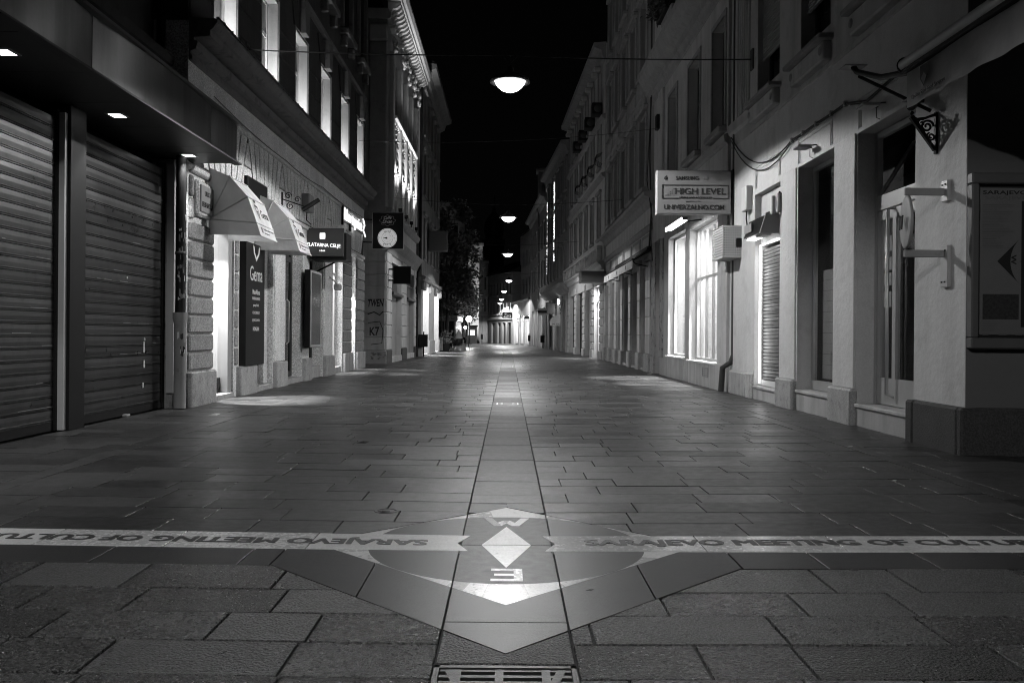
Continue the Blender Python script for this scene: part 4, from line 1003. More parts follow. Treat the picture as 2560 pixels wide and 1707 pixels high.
text(cf, 'Caffe', WHITEPRINT, (-3.86, 27.19, 4.6), (1, 0, .08), (0, 0, 1), .24, .09, ex=.002, shear=.3); text(cf, 'Divan', WHITEPRINT, (-3.9, 27.19, 4.48), (1, 0, .05), (0, 0, 1), .3, .1, ex=.002, shear=.3)
b = B(); pts = []
for k in range(49):
    t = 2 * math.pi * k / 48; q = 1 + .12 * math.cos(8 * t); pts.append((-3.745 + .23 * q * math.cos(t), 27.19, 4.57 + .15 * q * math.sin(t)))
b.tube(pts, .007, 5); b.build('flourish', GREYPRINT, cf)
B().tube([(-4.5, 27.2, 4.6), (-4.2, 27.25, 4.6)], .02, 6).tube([(-4.5, 27.2, 3.9), (-4.2, 27.25, 3.9)], .02, 6).build('bracket', BLACKM, cf)
bq = T('blank_sign', 'plain black square sign on two arms below the cafe sign', 'sign', (-3.74, 31.0, 2.8)); B().cbox(-4.05, -3.43, 30.97, 31.05, 2.83, 3.45, .008).build('board', BLACKSIGN, bq)
B().box(-4.26, -4.04, 30.99, 31.03, 3.32, 3.37).box(-4.26, -4.04, 30.99, 31.03, 2.93, 2.98).box(-4.235, -4.265, 30.97, 31.05, 2.7, 3.5).build('arm', BLACKM, bq)
b = B().tube([(X3 + .07, 40.45, 0.02), (X3 + .07, 40.45, 3.85), (X3 + .2, 40.45, 4.1), (X3 + .2, 40.45, 12.9)], .06, 8); b.box(X3 + .02, X3 + .12, 40.1, 40.35, 2.9, 3.25); tagit(b.build('downpipe', BLACKM), 'black downpipe at the far end of the ornate building', 'downpipe')
def bin_(p, lab, w_=.2, rot=0):
    t = T('litter_bin', lab, 'bin', p, 'wall and post bins along the street'); x, y, z = p
    B().cbox(x - w_, x + w_, y - .15, y + .15, z + .45, z + .98, .02).build('box', BLACKM, t); B().box(x - .03, x + .03, y + .152, y + .2, z + .0, z + 1.15).build('post', BLACKM, t); B().cbox(x - w_ - .01, x + w_ + .01, y - .16, y + .16, z + .981, z + 1.02, .01).build('lid', BLACKM, t)
bin_((-3.9, 40.6, .03), 'black litter bin by the downpipe of the ornate building')
# ================================================================== left: arcaded building beyond
X4 = -4.0
ab = T('arcaded_building', 'narrow building with brightly lit arcade openings beyond the ornate facade', 'building', (X4, 46, 0))
AO = [(41.4, 44.4), (47.6, 50.7)]
UL = [(41.3, 42.2), (43.2, 44.1), (45.1, 46.0), (47.0, 47.9), (48.9, 49.8)]
facade(ab, 'wall', PAINT2, X4, -1, 40.62, 51.0, -.03, 3.7, [(a, c, 0, 3.4) for a, c in AO], th=.5)
facade(ab, 'upper_wall', OCHRE, X4, -1, 40.62, 51.0, 3.7, 13.4, [(a, c, z, z + 2.0) for a, c in UL for z in (4.6, 7.6, 10.4)], th=.2)
part(ab, 'core', DARKER, (X4 - 1.6, X4 - 5, 40.64, 50.98, 0, 13.3))
for a, c in AO:
    part(ab, 'step', PLINTH, (X4 + .02, X4 - .5, a, c, .02, .1), c=.01)
    window(ab, X4, -1, a, c, .1, 3.4, ALU, GLASSC, depth=.42, bars=(.5,), trans=.8, name='shop_window')
    litroom(ab, a, c, X4 - .52, X4 - 1.5, .1, 3.4, LIT2); light('AREA', 'shop_light', ab, (X4 - .3, (a + c) / 2 - .4, 3.3), 90, (.35, .8, -1), .3); light('SPOT', 'shop_light', ab, (X4 - .35, c - .9, 3.2), 4000, (.4, -.1, -1), .05, spot=44, blend=.4)
for a, c in ((40.66, 41.38), (44.42, 47.58), (50.72, 50.98)):
    part(ab, 'plinth', MARBLE, (X4 + .06, X4 - .02, a, c, .02, .75), c=.02)
    for e in (a, c): part(ab, 'corbel', TRIM, (X4 + .16, X4 - .02, e - .1, e + .1, 3.1, 3.55), c=.05)
moulding(ab, 'string_course', TRIM, X4, -1, 40.62, 51.05, [(0, 3.55), (.15, 3.6), (.2, 3.72), (0, 3.8)])
for a, c in UL:
    for z in (4.6, 7.6, 10.4):
        window(ab, X4, -1, a, c, z, z + 2.0, DARKM, GLASSD, depth=.15, sill=TRIM)
        part(ab, 'window_hood', TRIM, (X4 + .12, X4 - .02, a - .12, c + .12, z + 2.03, z + 2.2), c=.03)
moulding(ab, 'roof_cornice', TRIM, X4, -1, 40.62, 51.4, [(0, 12.8), (.2, 12.9), (.3, 13.2), (.6, 13.3), (.62, 13.5), (0, 13.6)])
B().prism([(X4 + .6, 13.55), (X4 - 5, 13.55), (X4 - 2.5, 15.6)], 'y', 40.65, 51.2).build('roof', DARKER, ab)
ws = T('light_box', 'blank pale box sign projecting high on the arcaded building', 'sign', (-3.5, 44, 5.1)); B().cbox(-3.98, -3.06, 43.8, 44.4, 5.2, 6.2, .02).build('box', SIDEPAINT, ws); B().box(-4.0, -3.6, 44.0, 44.1, 5.68, 5.76).build('arm', BLACKM, ws)
# ================================================================== right: corner building
XR = 4.2
cb = T('corner_building', 'pale painted corner building with tall shop openings at right', 'building', (XR, 11, 0))
OPR = [(9.12, 10.64, .0, 3.55), (11.36, 12.82, .0, 3.55), (13.6, 15.04, .0, 3.5)]
UWR = [(9.3, 10.5), (11.55, 12.74), (13.74, 14.96)]
facade(cb, 'wall', PAINT, XR, 1, 8.1, 16.72, -.03, 4.62, OPR, th=.3)
facade(cb, 'upper_wall', PAINT2, XR, 1, 8.1, 16.72, 4.62, 16.0, [(a, c, 5.2, 7.6) for a, c in UWR] + [(a, c, 9.0, 11.2) for a, c in UWR], th=.25)
part(cb, 'core', DARKER, (XR + .8, XR + 5, 8.2, 16.7, 0, 15.9)); part(cb, 'ceiling', DARKER, (XR + .31, XR + .79, 8.2, 16.7, 3.56, 4.5))
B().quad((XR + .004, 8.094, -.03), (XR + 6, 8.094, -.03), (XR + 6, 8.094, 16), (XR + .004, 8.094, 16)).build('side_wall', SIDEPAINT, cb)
# plinth slabs
for a, c in ((8.06, 8.93), (8.945, 9.1)): part(cb, 'plinth_slab', DARKSTONE, (XR - .1, XR + .02, a, c, .01, .46), c=.02)
xs = XR - .1
for k in range(4): part(cb, 'plinth_slab', DARKSTONE, (xs + .012 + k * 1.02, xs + (k + 1) * 1.02, 7.99, 8.09, .01, .46), c=.02)
for a, c in ((10.64, 11.36), (12.84, 13.6)): part(cb, 'plinth_slab', PLINTH, (XR - .08, XR + .02, a - .02, c + .02, .01, .47), c=.025); part(cb, 'pilaster', PAINT, (XR - .025, XR + .02, a + .02, c - .02, .47, 3.56), c=.008)
part(cb, 'plinth_slab', PLINTH, (XR - .06, XR + .1, 15.06, 15.4, .01, .47), c=.03); part(cb, 'plinth_slab', PLINTH, (XR - .05, XR + .02, 15.42, 16.6, .01, .46), c=.03)
for a, c in ((8.2, 9.0), (10.66, 11.34)): pass
for a, c, z in ((9.12, 10.62, .3), (11.37, 12.81, .33), (13.62, 15.02, .26)):
    part(cb, 'step', MARBLE, (XR - .03, XR + .3, a, c, z - .045, z), c=.008); part(cb, 'step_riser', MARBLE, (XR - .005, XR + .3, a + .005, c - .005, .01, z - .047))
# door: aluminium leaf, open transom, long pull
XD = XR + .21
part(cb, 'door_frame', ALU, (XD, XD + .07, 9.13, 9.2, .3, 3.54), (XD, XD + .07, 10.56, 10.63, .3, 3.54), (XD, XD + .07, 9.2, 10.56, 3.47, 3.54), (XD, XD + .075, 9.2, 10.56, 2.6, 2.78), c=.006)
dl_ = part(cb, 'door_leaf', ALU, (XD + .01, XD + .06, 9.21, 9.3, .31, 2.59), (XD + .01, XD + .06, 10.46, 10.55, .31, 2.59), (XD + .01, XD + .06, 9.3, 10.46, .31, .62), (XD + .01, XD + .06, 9.3, 10.46, 2.48, 2.59), (XD + .005, XD + .06, 10.05, 10.14, .62, 2.48))
B().box(XD + .03, XD + .036, 9.28, 10.48, .6, 2.5).build('pane', GLASSC, dl_)
B().tube([(XD + .01, 10.1, .42), (XD - .07, 10.1, .44), (XD - .07, 10.1, 2.56), (XD + .01, 10.1, 2.58)], .02, 10).build('pull_handle', ALU, dl_)
for z in (2.1, 1.85, 1.7, 1.45): B().box(XD + .02, XD + .026, 10.2, 10.4, z, z + .18).build('notice', PAPER, dl_)
part(cb, 'room_back', DARKER, (XR + .75, XR + .79, 9.1, 12.9, 0, 3.55)); part(cb, 'curtain', DARKM, (XR + .4, XR + .42, 9.3, 9.95, .3, 2.5))
tr = B().add([(XD + .03, 9.21, 2.8), (XD + .03, 10.55, 2.8), (XD + .42, 10.55, 3.4), (XD + .42, 9.21, 3.4)], [(0, 1, 2, 3)]).build('transom_light', GLASSC, cb)
for (p, q) in (((9.23, 9.23), 1), ((10.53, 10.53), 1)): B().tube([(XD + .03, p[0], 2.8), (XD + .42, p[0], 3.42)], .025, 6).build('sash_bar', ALU, tr)
B().tube([(XD + .42, 9.22, 3.42), (XD + .42, 10.54, 3.42)], .025, 6).build('sash_bar', ALU, tr)
# tall window with blind and poster
part(cb, 'window_frame', ALU, (XD, XD + .06, 11.37, 11.42, .34, 3.54), (XD, XD + .06, 12.75, 12.81, .34, 3.54), (XD, XD + .06, 11.42, 12.75, .34, .47), (XD, XD + .06, 11.42, 12.75, 3.48, 3.54))
part(cb, 'pane', GLASSC, (XD + .03, XD + .036, 11.42, 12.75, .47, 3.48)); part(cb, 'blind', GREYPAINT, (XD + .12, XD + .125, 11.42, 12.7, .5, 2.05)); 
for k in range(9): part(cb, 'blind_seam', DARKM, (XD + .117, XD + .1195, 11.42, 12.7, .7 + k * .15, .706 + k * .15))
wp = part(cb, 'notice_card', BLACKSIGN, (XD + .02, XD + .028, 11.83, 12.02, 1.35, 1.78)); B().box(XD + .018, XD + .0195, 11.83, 12.02, 1.74, 1.78).box(XD + .018, XD + .0195, 11.83, 12.02, 1.35, 1.37).build('card_edge', WHITEP, wp); B().lathe((XD + .017, 11.925, 1.55), [(.001, 0), (.05, 0)], 12, 'x').build('hand_symbol', WHITEP, wp)
# roller shutter bay with led tube round it
part(cb, 'shutter_box', PAINT, (XR + .1, XR + .3, 13.62, 15.02, 2.62, 3.49), c=.01)
so = shutter(cb, XR + .12, 1, 13.66, 14.98, .27, 2.62, .058, SLAT, rail=WHITEP, prof=[(0, 0), (.012, .2), (.014, .5), (.01, .8), (0, 1)])
tagit(B().tube([(XR + .06, 14.93, .3), (XR + .06, 14.93, 2.63), (XR + .06, 13.75, 2.63)], .014, 6).build('light_tube', TUBE), 'glowing white tube round the ribbed shutter on the right', 'light tube')
light('AREA', 'tube_glow', cb, (XR + .03, 14.9, 1.5), 1.6, (.7, -.8, 0), .05, size_y=2.2)
# mouldings over the openings, sills, windows with blinds
for a, c in ((9.15, 10.6), (11.45, 12.8), (13.65, 15.0)):
    for o_ in (0, .06):
        part(cb, 'panel_moulding', PAINT, (XR - .012, XR + .01, a + o_, c - o_, 3.95 - o_, 3.965 - o_), (XR - .012, XR + .01, c - o_ - .014, c - o_, 3.6, 3.949 - o_), (XR - .012, XR + .01, a + o_, a + o_ + .014, 3.6, 3.949 - o_))
moulding(cb, 'string_course', PAINT2, XR, 1, 8.1, 15.35, [(0, 4.62), (.02, 4.63), (.02, 4.68), (0, 4.7)])
for i, (a, c) in enumerate(UWR):
    s_ = B().cbox(XR - .2, XR + .02, a - .1, c + .22, 4.98, 5.05, .012).build('window_sill', TRIM, cb)
    B().cbox(XR - .12, XR + .02, a - .02, c + .14, 4.72, 4.975, .02).build('apron', PAINT2, s_)
    for y in (a + .05, c + .06): B().lathe((XR - .125, y, 4.85), [(.001, -.012), (.05, -.012), (.06, 0)], 14, 'x').build('roundel', TRIM, s_)
    window(cb, XR, 1, a, c, 5.2, 7.6, DARKM, GLASSD, depth=.2, bars=(.5,), trans=.66)
    z1 = [6.2, 5.75, 5.75][i]; wb = part(cb, 'window_blind', GREYPAINT, (XR + .1, XR + .13, a, c, z1, 7.59))
    for k in range(int((7.55 - z1) / .055)): B().box(XR + .088, XR + .1, a + .01, c - .01, z1 + k * .055, z1 + k * .055 + .04).build('blind_slat', GREYPAINT, wb)
    window(cb, XR, 1, a, c, 9.0, 11.2, DARKM, GLASSD, depth=.2)
# fluted strip at the party line
for k in range(6): part(cb, 'fluted_rib', PAINT2, (XR - .03, XR + .01, 15.42 + k * .15, 15.5 + k * .15, 5.1, 15.9), c=.01)
moulding(cb, 'strip_base', PAINT2, XR, 1, 15.35, 16.72, [(0, 4.85), (.05, 4.9), (.06, 5.06), (0, 5.1)])
# ------------------------------------------------------------------ things on the corner building
pb = T('poster_case', 'large framed poster case with a compass design on the side wall at far right', 'poster', (4.8, 8.05, 1.0))
px0, px1, pz0, pz1, pyf = 4.2, 5.45, 1.0, 2.6, 7.99
B().cbox(px0, px1, pyf, 8.09, pz0, pz0 + .1, .012).cbox(px0, px1, pyf, 8.09, pz1 - .1, pz1, .012).cbox(px0, px0 + .07, pyf, 8.09, pz0 + .101, pz1 - .101, .012).cbox(px1 - .07, px1, pyf, 8.09, pz0 + .101, pz1 - .101, .012).build('frame', mat('dark case frame', .1, .45, var=.15, vs=5), pb)
B().box(px0 + .07, px1 - .07, 8.06, 8.085, pz0 + .1, pz1 - .1).build('backing', DARKM, pb); B().box(px0 + .105, px1 - .11, 8.05, 8.059, pz0 + .13, pz1 - .13).build('sheet', PAPER, pb)
yp = 8.048
text(pb, 'SARAJEVO MEETING OF', DARKPRINT, (4.325, yp, 2.40), (1, 0, 0), (0, 0, 1), .95, .045, ex=.001, bold=.012); text(pb, 'SARAJEVO MEETING OF', GREYPRINT, (4.345, yp, 2.355), (1, 0, 0), (0, 0, 1), .95, .04, ex=.001, bold=.01)
rp = random.Random(2); b = B(); z = 2.31
for k in range(26):
    b.box(4.325, 4.325 + rp.uniform(.12, .3), yp - .001, yp, z, z + (.008 if k % 4 == 0 else .004)); z -= .0155
z = 1.24
for k in range(6): b.box(4.32, 4.32 + rp.uniform(.1, .22), yp - .001, yp, z, z + .004); z -= .016
for k in range(5): b.box(4.33 + k * .15, 4.37 + k * .15 + rp.uniform(0, .03), yp - .001, yp, 1.125, 1.14)
b.build('small_print', GREYPRINT, pb)
B().box(4.68, 4.76, yp - .001, yp, 1.2, 2.35).build('black_bar', DARKPRINT, pb); text(pb, 'SARAJEVO MEETING OF CULTURES', PAPER, (4.745, yp - .002, 1.24), (0, 0, 1), (-1, 0, 0), 1.05, .035, ex=.001)
B().box(4.33, 4.66, yp - .001, yp, 1.27, 1.5).build('photo_block', mat('printed photo', .06, .7, var=.8, vs=40), pb)
c0 = (4.87, 1.8); pts = []
def corner(sg, ax):
    out = []; r_ = .29
    for k in range(12):
        t0, t1 = [(-math.pi / 4 + math.pi / 2 * q / 12) for q in (k, k + 1)]
        f = lambda t, d: (d * math.cos(t), d * math.sin(t))
        d0, d1 = [r_ / math.cos(abs(abs(t)) - math.pi / 4) if True else r_ for t in (t0, t1)]
        q = [f(t0, r_), f(t1, r_), f(t1, d1), f(t0, d0)]
        out.append([(c0[0] + (sg * a if ax == 0 else b_), c0[1] + (b_ if ax == 0 else sg * a)) for a, b_ in q])
    return out
b = B()
for sg, ax in ((-1, 0), (1, 0), (1, 1), (-1, 1)):
    for p in corner(sg, ax): b.add([(x, yp - .0015, z) for x, z in p], [(0, 1, 2, 3)])
b.add([(4.66, yp - .0022, 1.8), (4.86, yp - .0022, 1.84), (4.86, yp - .0022, 1.76)], [(0, 1, 2)]); b.build('compass_print', DARKPRINT, pb)
text(pb, 'W', DARKPRINT, (4.585, yp - .001, 1.86), (0, 0, -1), (1, 0, 0), .09, .05, ex=.001, bold=.02)
B().box(px0 + .071, px1 - .071, 8.03, 8.034, pz0 + .1, pz1 - .1).build('glass', GLASSC, pb)
ds = T('disc_sign', 'oval enamel sign held between two steel arms on the corner pier', 'sign', (4.0, 8.4, 1.6))
B().cbox(XR - .04, XR, 8.36, 8.5, 1.58, 1.98, .006).build('lower_plate', ALU, ds); B().cbox(XR - .04, XR, 8.37, 8.49, 2.4, 2.6, .006).build('upper_plate', ALU, ds)
for z in (2.49, 1.9): B().cbox(3.78, XR - .041, 8.41, 8.45, z - .035, z + .035, .006).build('arm', GREYPAINT, ds)
dc = B().lathe((3.79, 8.40, 2.195), [(.001, -.016), (.2, -.016), (.22, -.01), (.22, .01), (.2, .016), (.001, .016)], 36, 'x')
for i, p in enumerate(dc.v):
    x, y, z = p; a = R(11); dx, dy = x - 3.79, y - 8.40; dc.v[i] = (3.79 + dx * math.cos(a) + dy * math.sin(a), 8.40 - dx * math.sin(a) + dy * math.cos(a), 2.195 + (z - 2.195) * 1.15)
dc.build('disc', GREYPAINT, ds); text(ds, 'W', DARKPRINT, (3.755, 8.48, 2.12), (-.19, -.98, 0), (0, 0, 1), .16, .13, ex=.012); text(ds, 'BUFFET', DARKPRINT, (3.772, 8.47, 2.04), (-.41, -.91, 0), (0, 0, 1), .16, .03, ex=.012) if False else None
for p in ((XR - .045, 8.4, 1.63), (XR - .045, 8.46, 1.63), (XR - .045, 8.4, 1.93), (XR - .045, 8.46, 2.56), (XR - .045, 8.4, 2.56)): B().lathe(p, [(.001, -.008), (.008, -.006), (.009, 0.01)], 8, 'x').build('bolt', DARKM, ds)
ib = T('iron_bracket', 'ornate triangular wrought iron bracket with scrolls on the corner pier', 'bracket', (XR, 8.66, 2.9))
y = 8.66
B().prism([(XR - .005, 2.93), (XR - .035, 2.93), (3.93, 3.25), (3.96, 3.28)], 'y', y - .02, y + .02).build('brace', BLACKM, ib); B().box(XR - .025, XR - .001, y - .02, y + .02, 2.9, 3.31).build('upright', BLACKM, ib)
B().tube([(3.94, y, 3.27), (4.0, y, 3.24), (4.08, y, 3.25), (4.18, y, 3.29)], .014, 6).tube(scroll((4.1, y, 3.17), .065, 1.6, 'y'), .011, 6).tube(scroll((4.14, y, 3.07), .045, 1.5, 'y', 2), .01, 6).tube(scroll((4.045, y, 3.2), .04, 1.3, 'y', 1), .009, 6).build('scrollwork', BLACKM, ib); B().ball((3.95, y, 3.3), .02, 6).build('finial', BLACKM, ib)
aw = T('awning', 'rolled canvas awning with a printed crest valance at top right', 'awning', (3.6, 6.5, 3.2))
B().tube([(3.56, 7.98, 3.56), (3.56, 5.9, 3.56)], .05, 14).build('roller', WHITEP, aw); B().cbox(3.54, 3.66, 5.9, 7.99, 3.48, 3.535, .01).tube([(3.58, 7.985, 3.56), (3.58, 7.999, 3.56)], .075, 16).build('cassette', BLACKM, aw)
b = B(); n = 40
for k in range(n):
    for j in range(4):
        f = lambda kk, jj: (3.585 + .012 * math.sin(kk * .7) * jj / 4 + .01 * math.sin(kk * .23), 7.96 - 2.05 * kk / n, 3.48 - .315 * jj / 4)
        b.add([f(k, j), f(k + 1, j), f(k + 1, j + 1), f(k, j + 1)], [(0, 1, 2, 3)], True)
b.build('valance', FABRICD, aw)
text(aw, 'Općina Stari Grad Sarajevo', DARKPRINT, (3.565, 7.83, 3.2), (0, -1, 0), (0, 0, 1), .6, .048, ex=.002, name='lettering')
sh = [(7.66, 3.45), (7.52, 3.45), (7.52, 3.34), (7.59, 3.26), (7.66, 3.34)]
B().add([(3.562, y, z) for y, z in sh], [(0, 1, 2, 3, 4)]).build('crest', DARKPRINT, aw); B().add([(3.56, 7.64, 3.34), (3.56, 7.59, 3.385), (3.56, 7.54, 3.34), (3.56, 7.59, 3.28)], [(0, 1, 2, 3)]).build('crest_road', GREYPRINT, aw)
B().tube([(3.62, 7.99, 3.5), (3.66, 8.7, 3.66), (3.7, 9.4, 3.92), (3.7, 9.5, 4.0)], .03, 8).tube([(3.7, 9.35, 3.86), (4.16, 8.72, 3.34)], .018, 8).build('support_arm', BLACKM, aw); B().cbox(3.58, 3.82, 9.42, 9.62, 4.0, 4.012, .004).build('end_plate', GREYPAINT, aw)
for (y, z, lab) in ((8.95, 3.5, 'bullet security camera under the awning at the corner, lower one'), (8.62, 3.62, 'dome ended security camera under the awning, upper one')):
    t = T('security_camera', lab, 'camera', (XR, y, z), 'cameras on the corner pier'); B().tube([(XR, y, z), (XR - .1, y, z), (XR - .12, y - .04, z - .03)], .022, 8).build('mount', DARKM, t); B().tube([(XR - .08, y - .02, z - .02), (XR - .2, y - .16, z - .1)], .045, 12).build('body', DARKM, t); B().cbox(XR - .22, XR - .06, y - .19, y, z - .02, z - .005, .004).build('hood', GREYPAINT, t)
for (y, lab) in ((12.15, 'slim grey floodlight over the tall window of the corner building'), (9.95, 'slim grey floodlight over the door of the corner building')):
    t = T('floodlight', lab, 'floodlight', (XR, y, 3.7), 'unlit floodlights on the corner building'); b = B().cbox(XR - .26, XR - .06, y - .12, y + .12, 3.69, 3.72, .008)
    b.build('head', GREYPAINT, t); B().box(XR - .24, XR - .08, y - .1, y + .1, 3.685, 3.6895).build('glass', WHITEP, t); B().tube([(XR, y - .1, 3.72), (XR - .1, y - .1, 3.71), (XR - .1, y + .1, 3.71), (XR, y + .1, 3.72)], .008, 6).build('yoke', DARKM, t); B().tube([(XR - .06, y, 3.69), (XR - .05, y + .03, 3.58), (XR - .01, y + .02, 3.56)], .005, 5).build('lead', CABLE, t)
cl = T('facade_cable', 'black cable run clipped along the corner building above its openings', 'cable', (XR, 12, 4))
P = [(9.3, 3.98), (9.6, 3.93), (10.3, 3.86), (10.97, 4.0), (11.45, 3.99), (12.0, 4.0), (12.55, 3.99), (13.03, 4.0)]
B().tube([(XR - .03, y, z) for y, z in P] + [(XR - .03, 13.03 + 3.55 * t, 4.0 + .82 * t - 1.6 * t * (1 - t)) for t in [i / 14 for i in range(1, 15)]], .011, 6).build('upper_cable', CABLE, cl)
B().tube([(XR - .035, y, z - .025) for y, z in P] + [(XR - .035, 13.03 + 3.55 * t, 3.97 + .8 * t - 1.95 * t * (1 - t)) for t in [i / 14 for i in range(1, 15)]], .009, 6).build('lower_cable', CABLE, cl)
for y in (10.97, 11.45, 12.0, 12.55, 13.03): B().cbox(XR - .05, XR, y - .02, y + .02, 3.96, 4.03, .006).build('clip', GREYPAINT, cl)
eb = T('meter_box', 'pale electricity meter box beside the phone shop sign', 'box', (XR + .02, 15.6, 3.3)); B().cbox(XR - .12, XR, 15.2, 15.5, 3.27, 3.7, .015).build('case', WHITEP, eb); B().tube([(XR - .06, 15.35, 3.27), (XR - .06, 15.38, 3.15), (XR - .02, 15.4, 2.9)], .012, 6).build('conduit', CABLE, eb)
ss = T('shop_sign', 'small dark angled shop sign with lamps under it over the ribbed shutter', 'sign', (4.1, 14.5, 2.7))
B().prism([(4.2, 3.08), (4.02, 3.0), (3.93, 2.72), (4.2, 2.72)], 'y', 13.75, 14.75).build('box', BLACKSIGN, ss); B().prism([(4.2, 3.1), (4.0, 3.02), (3.9, 2.7), (4.2, 2.7)], 'y', 13.7, 13.745).build('end_cap', GREYPAINT, ss)
text(ss, 'servis', WHITEPRINT, (3.95, 14.68, 2.8), (.0, -1, 0), (.3, 0, .95), .4, .1, ex=.03) if False else B().cbox(3.93, 3.955, 14.3, 14.72, 2.79, 2.93, .003).build('name_tile', GREYPAINT, ss)
for k in range(4): B().cbox(3.98, 4.12, 13.82 + k * .25, 13.98 + k * .25, 2.685, 2.715, .006).build('lamp', LENS2 if k > 1 else OFFWHITE, ss)
light('AREA', 'sign_light', ss, (4.04, 14.3, 2.66), 8, (.1, 0, -1), .4)
t = T('floodlight', 'pair of white spot heads on a bracket right of the small dark sign', 'floodlight', (XR, 13.5, 3.1)); B().cbox(XR - .09, XR - .02, 13.5, 13.6, 3.0, 3.3, .012).build('head', WHITEP, t); B().cbox(XR - .16, XR - .1, 13.56, 13.66, 2.98, 3.26, .012).build('head', WHITEP, t); B().tube([(XR, 13.5, 3.25), (XR - .06, 13.5, 3.32), (XR - .08, 13.55, 3.1)], .01, 6).build('arm', CABLE, t)
rd = T('round_sign', 'small round white number sign over the ribbed shutter', 'sign', (XR + .1, 14.2, 3.2)); B().lathe((XR + .085, 14.0, 3.22), [(.001, -.006), (.11, -.006), (.115, .004)], 24, 'x').build('disc', WHITEP, rd); text(rd, '0', DARKPRINT, (XR + .078, 14.05, 3.15), (0, -1, 0), (0, 0, 1), .1, .14, ex=.003)

# ================================================================== right: phone shop building
X2 = 4.15
pb2 = T('phone_shop_building', 'building with two brightly lit shop windows behind the phone sign', 'building', (X2, 20, 0))
OP2 = [(17.52, 20.18, .55, 3.5), (20.68, 22.88, .58, 3.6)]
UW2 = [(16.98, 18.03), (19.22, 20.45), (21.84, 22.97)]
facade(pb2, 'wall', PAINT2, X2, 1, 16.76, 23.55, -.03, 4.75, OP2, th=.22)
facade(pb2, 'upper_wall', PAINT2, X2, 1, 16.76, 25.3, 4.75, 16.0, [(a, c, 5.15, 7.28) for a, c in UW2] + [(a, c, 9.3, 11.6) for a, c in UW2], th=.25)
part(pb2, 'core', DARKER, (X2 + 1.8, X2 + 5, 16.8, 23.5, 0, 15.9))
for a, c in ((16.8, 18.1), (18.11, 19.3), (19.31, 20.16), (20.7, 21.8), (21.81, 23.0)): part(pb2, 'cladding_slab', MARBLE, (X2 - .03, X2 + .02, a, c, .02, .545), c=.005)
for z in (.6, 1.05, 1.5, 1.95, 2.4, 2.85): part(pb2, 'jamb_slab', MARBLE, (X2 + .01, X2 + .24, 20.184, 20.2, z, z + .44), (X2 - .012, X2 + .009, 20.19, 20.66, z, z + .44))
for (a, c, z0, z1) in OP2:
    part(pb2, 'sill', WHITEP, (X2 - .06, X2 + .22, a - .04, c + .04, z0 - .04, z0 + .005), c=.008)
window(pb2, X2, 1, 17.53, 20.17, .56, 3.5, ALU, GLASSC, depth=.16, bars=(.18, .42, .66, .85), trans=.62, w=.055, name='shop_window')
window(pb2, X2, 1, 20.69, 22.87, .59, 3.59, WHITEP, GLASSC, depth=.16, bars=(), trans=0, w=.05, name='shop_window')
for (a, c, z0, z1) in OP2:
    b = B().box(X2 + 1.5, X2 + 1.52, a, c, z0, z1); o = b.build('lit_interior', LIT2, pb2)
    B().box(X2 + .24, X2 + 1.5, a - .02, a, z0, z1).build('side_wall', WHITEP, o); B().box(X2 + .24, X2 + 1.5, c, c + .02, z0, z1).build('side_wall', WHITEP, o); B().box(X2 + .24, X2 + 1.5, a, c, z0 - .02, z0).build('floor', WHITEP, o); B().box(X2 + .24, X2 + 1.5, a, c, z1, z1 + .02).build('ceiling', WHITEP, o)
    for k in range(3): B().cbox(X2 + .5 + .25 * k, X2 + .75 + .25 * k, a + .3 + k * .62, a + .62 + k * .62, z0, z0 + .5 + .35 * (k % 2), .02).build('display_plinth', GREYPAINT, o)
    for k in range(4): B().cbox(X2 + 1.3, X2 + 1.49, a + .15 + k * .55, a + .5 + k * .55, z0 + 1.0 + .3 * (k % 2), z0 + 1.5 + .3 * (k % 2), .01).build('display_panel', [DARKM, GREYPAINT, PAPER][k % 3], o)
    light('AREA', 'shop_light', pb2, (X2 + .8, (a + c) / 2, z1 - .15), 90, (-.3, .0, -1), .4); light('SPOT', 'shop_light', pb2, (X2 + 1.0, c - .55, z1 - .2), 4200, (-.52, -.02, -1), .05, spot=34, blend=.3); light('SPOT', 'shop_light', pb2, (X2 + 1.0, a + .6, z1 - .2), 2200, (-.5, -.04, -1), .05, spot=26, blend=.3)
part(pb2, 'vent_grille', GREYPAINT, (X2 - .045, X2 - .031, 18.1, 18.62, .24, .26), (X2 - .045, X2 - .031, 18.1, 18.62, .42, .44), (X2 - .045, X2 - .031, 18.1, 18.12, .26, .42), (X2 - .045, X2 - .031, 18.6, 18.62, .26, .42), *[(X2 - .043, X2 - .031, 18.12, 18.6, .275 + k * .04, .29 + k * .04) for k in range(4)])
moulding(pb2, 'string_course', TRIM, X2, 1, 16.76, 23.55, [(0, 4.75), (.06, 4.8), (.08, 4.92), (0, 4.96)])
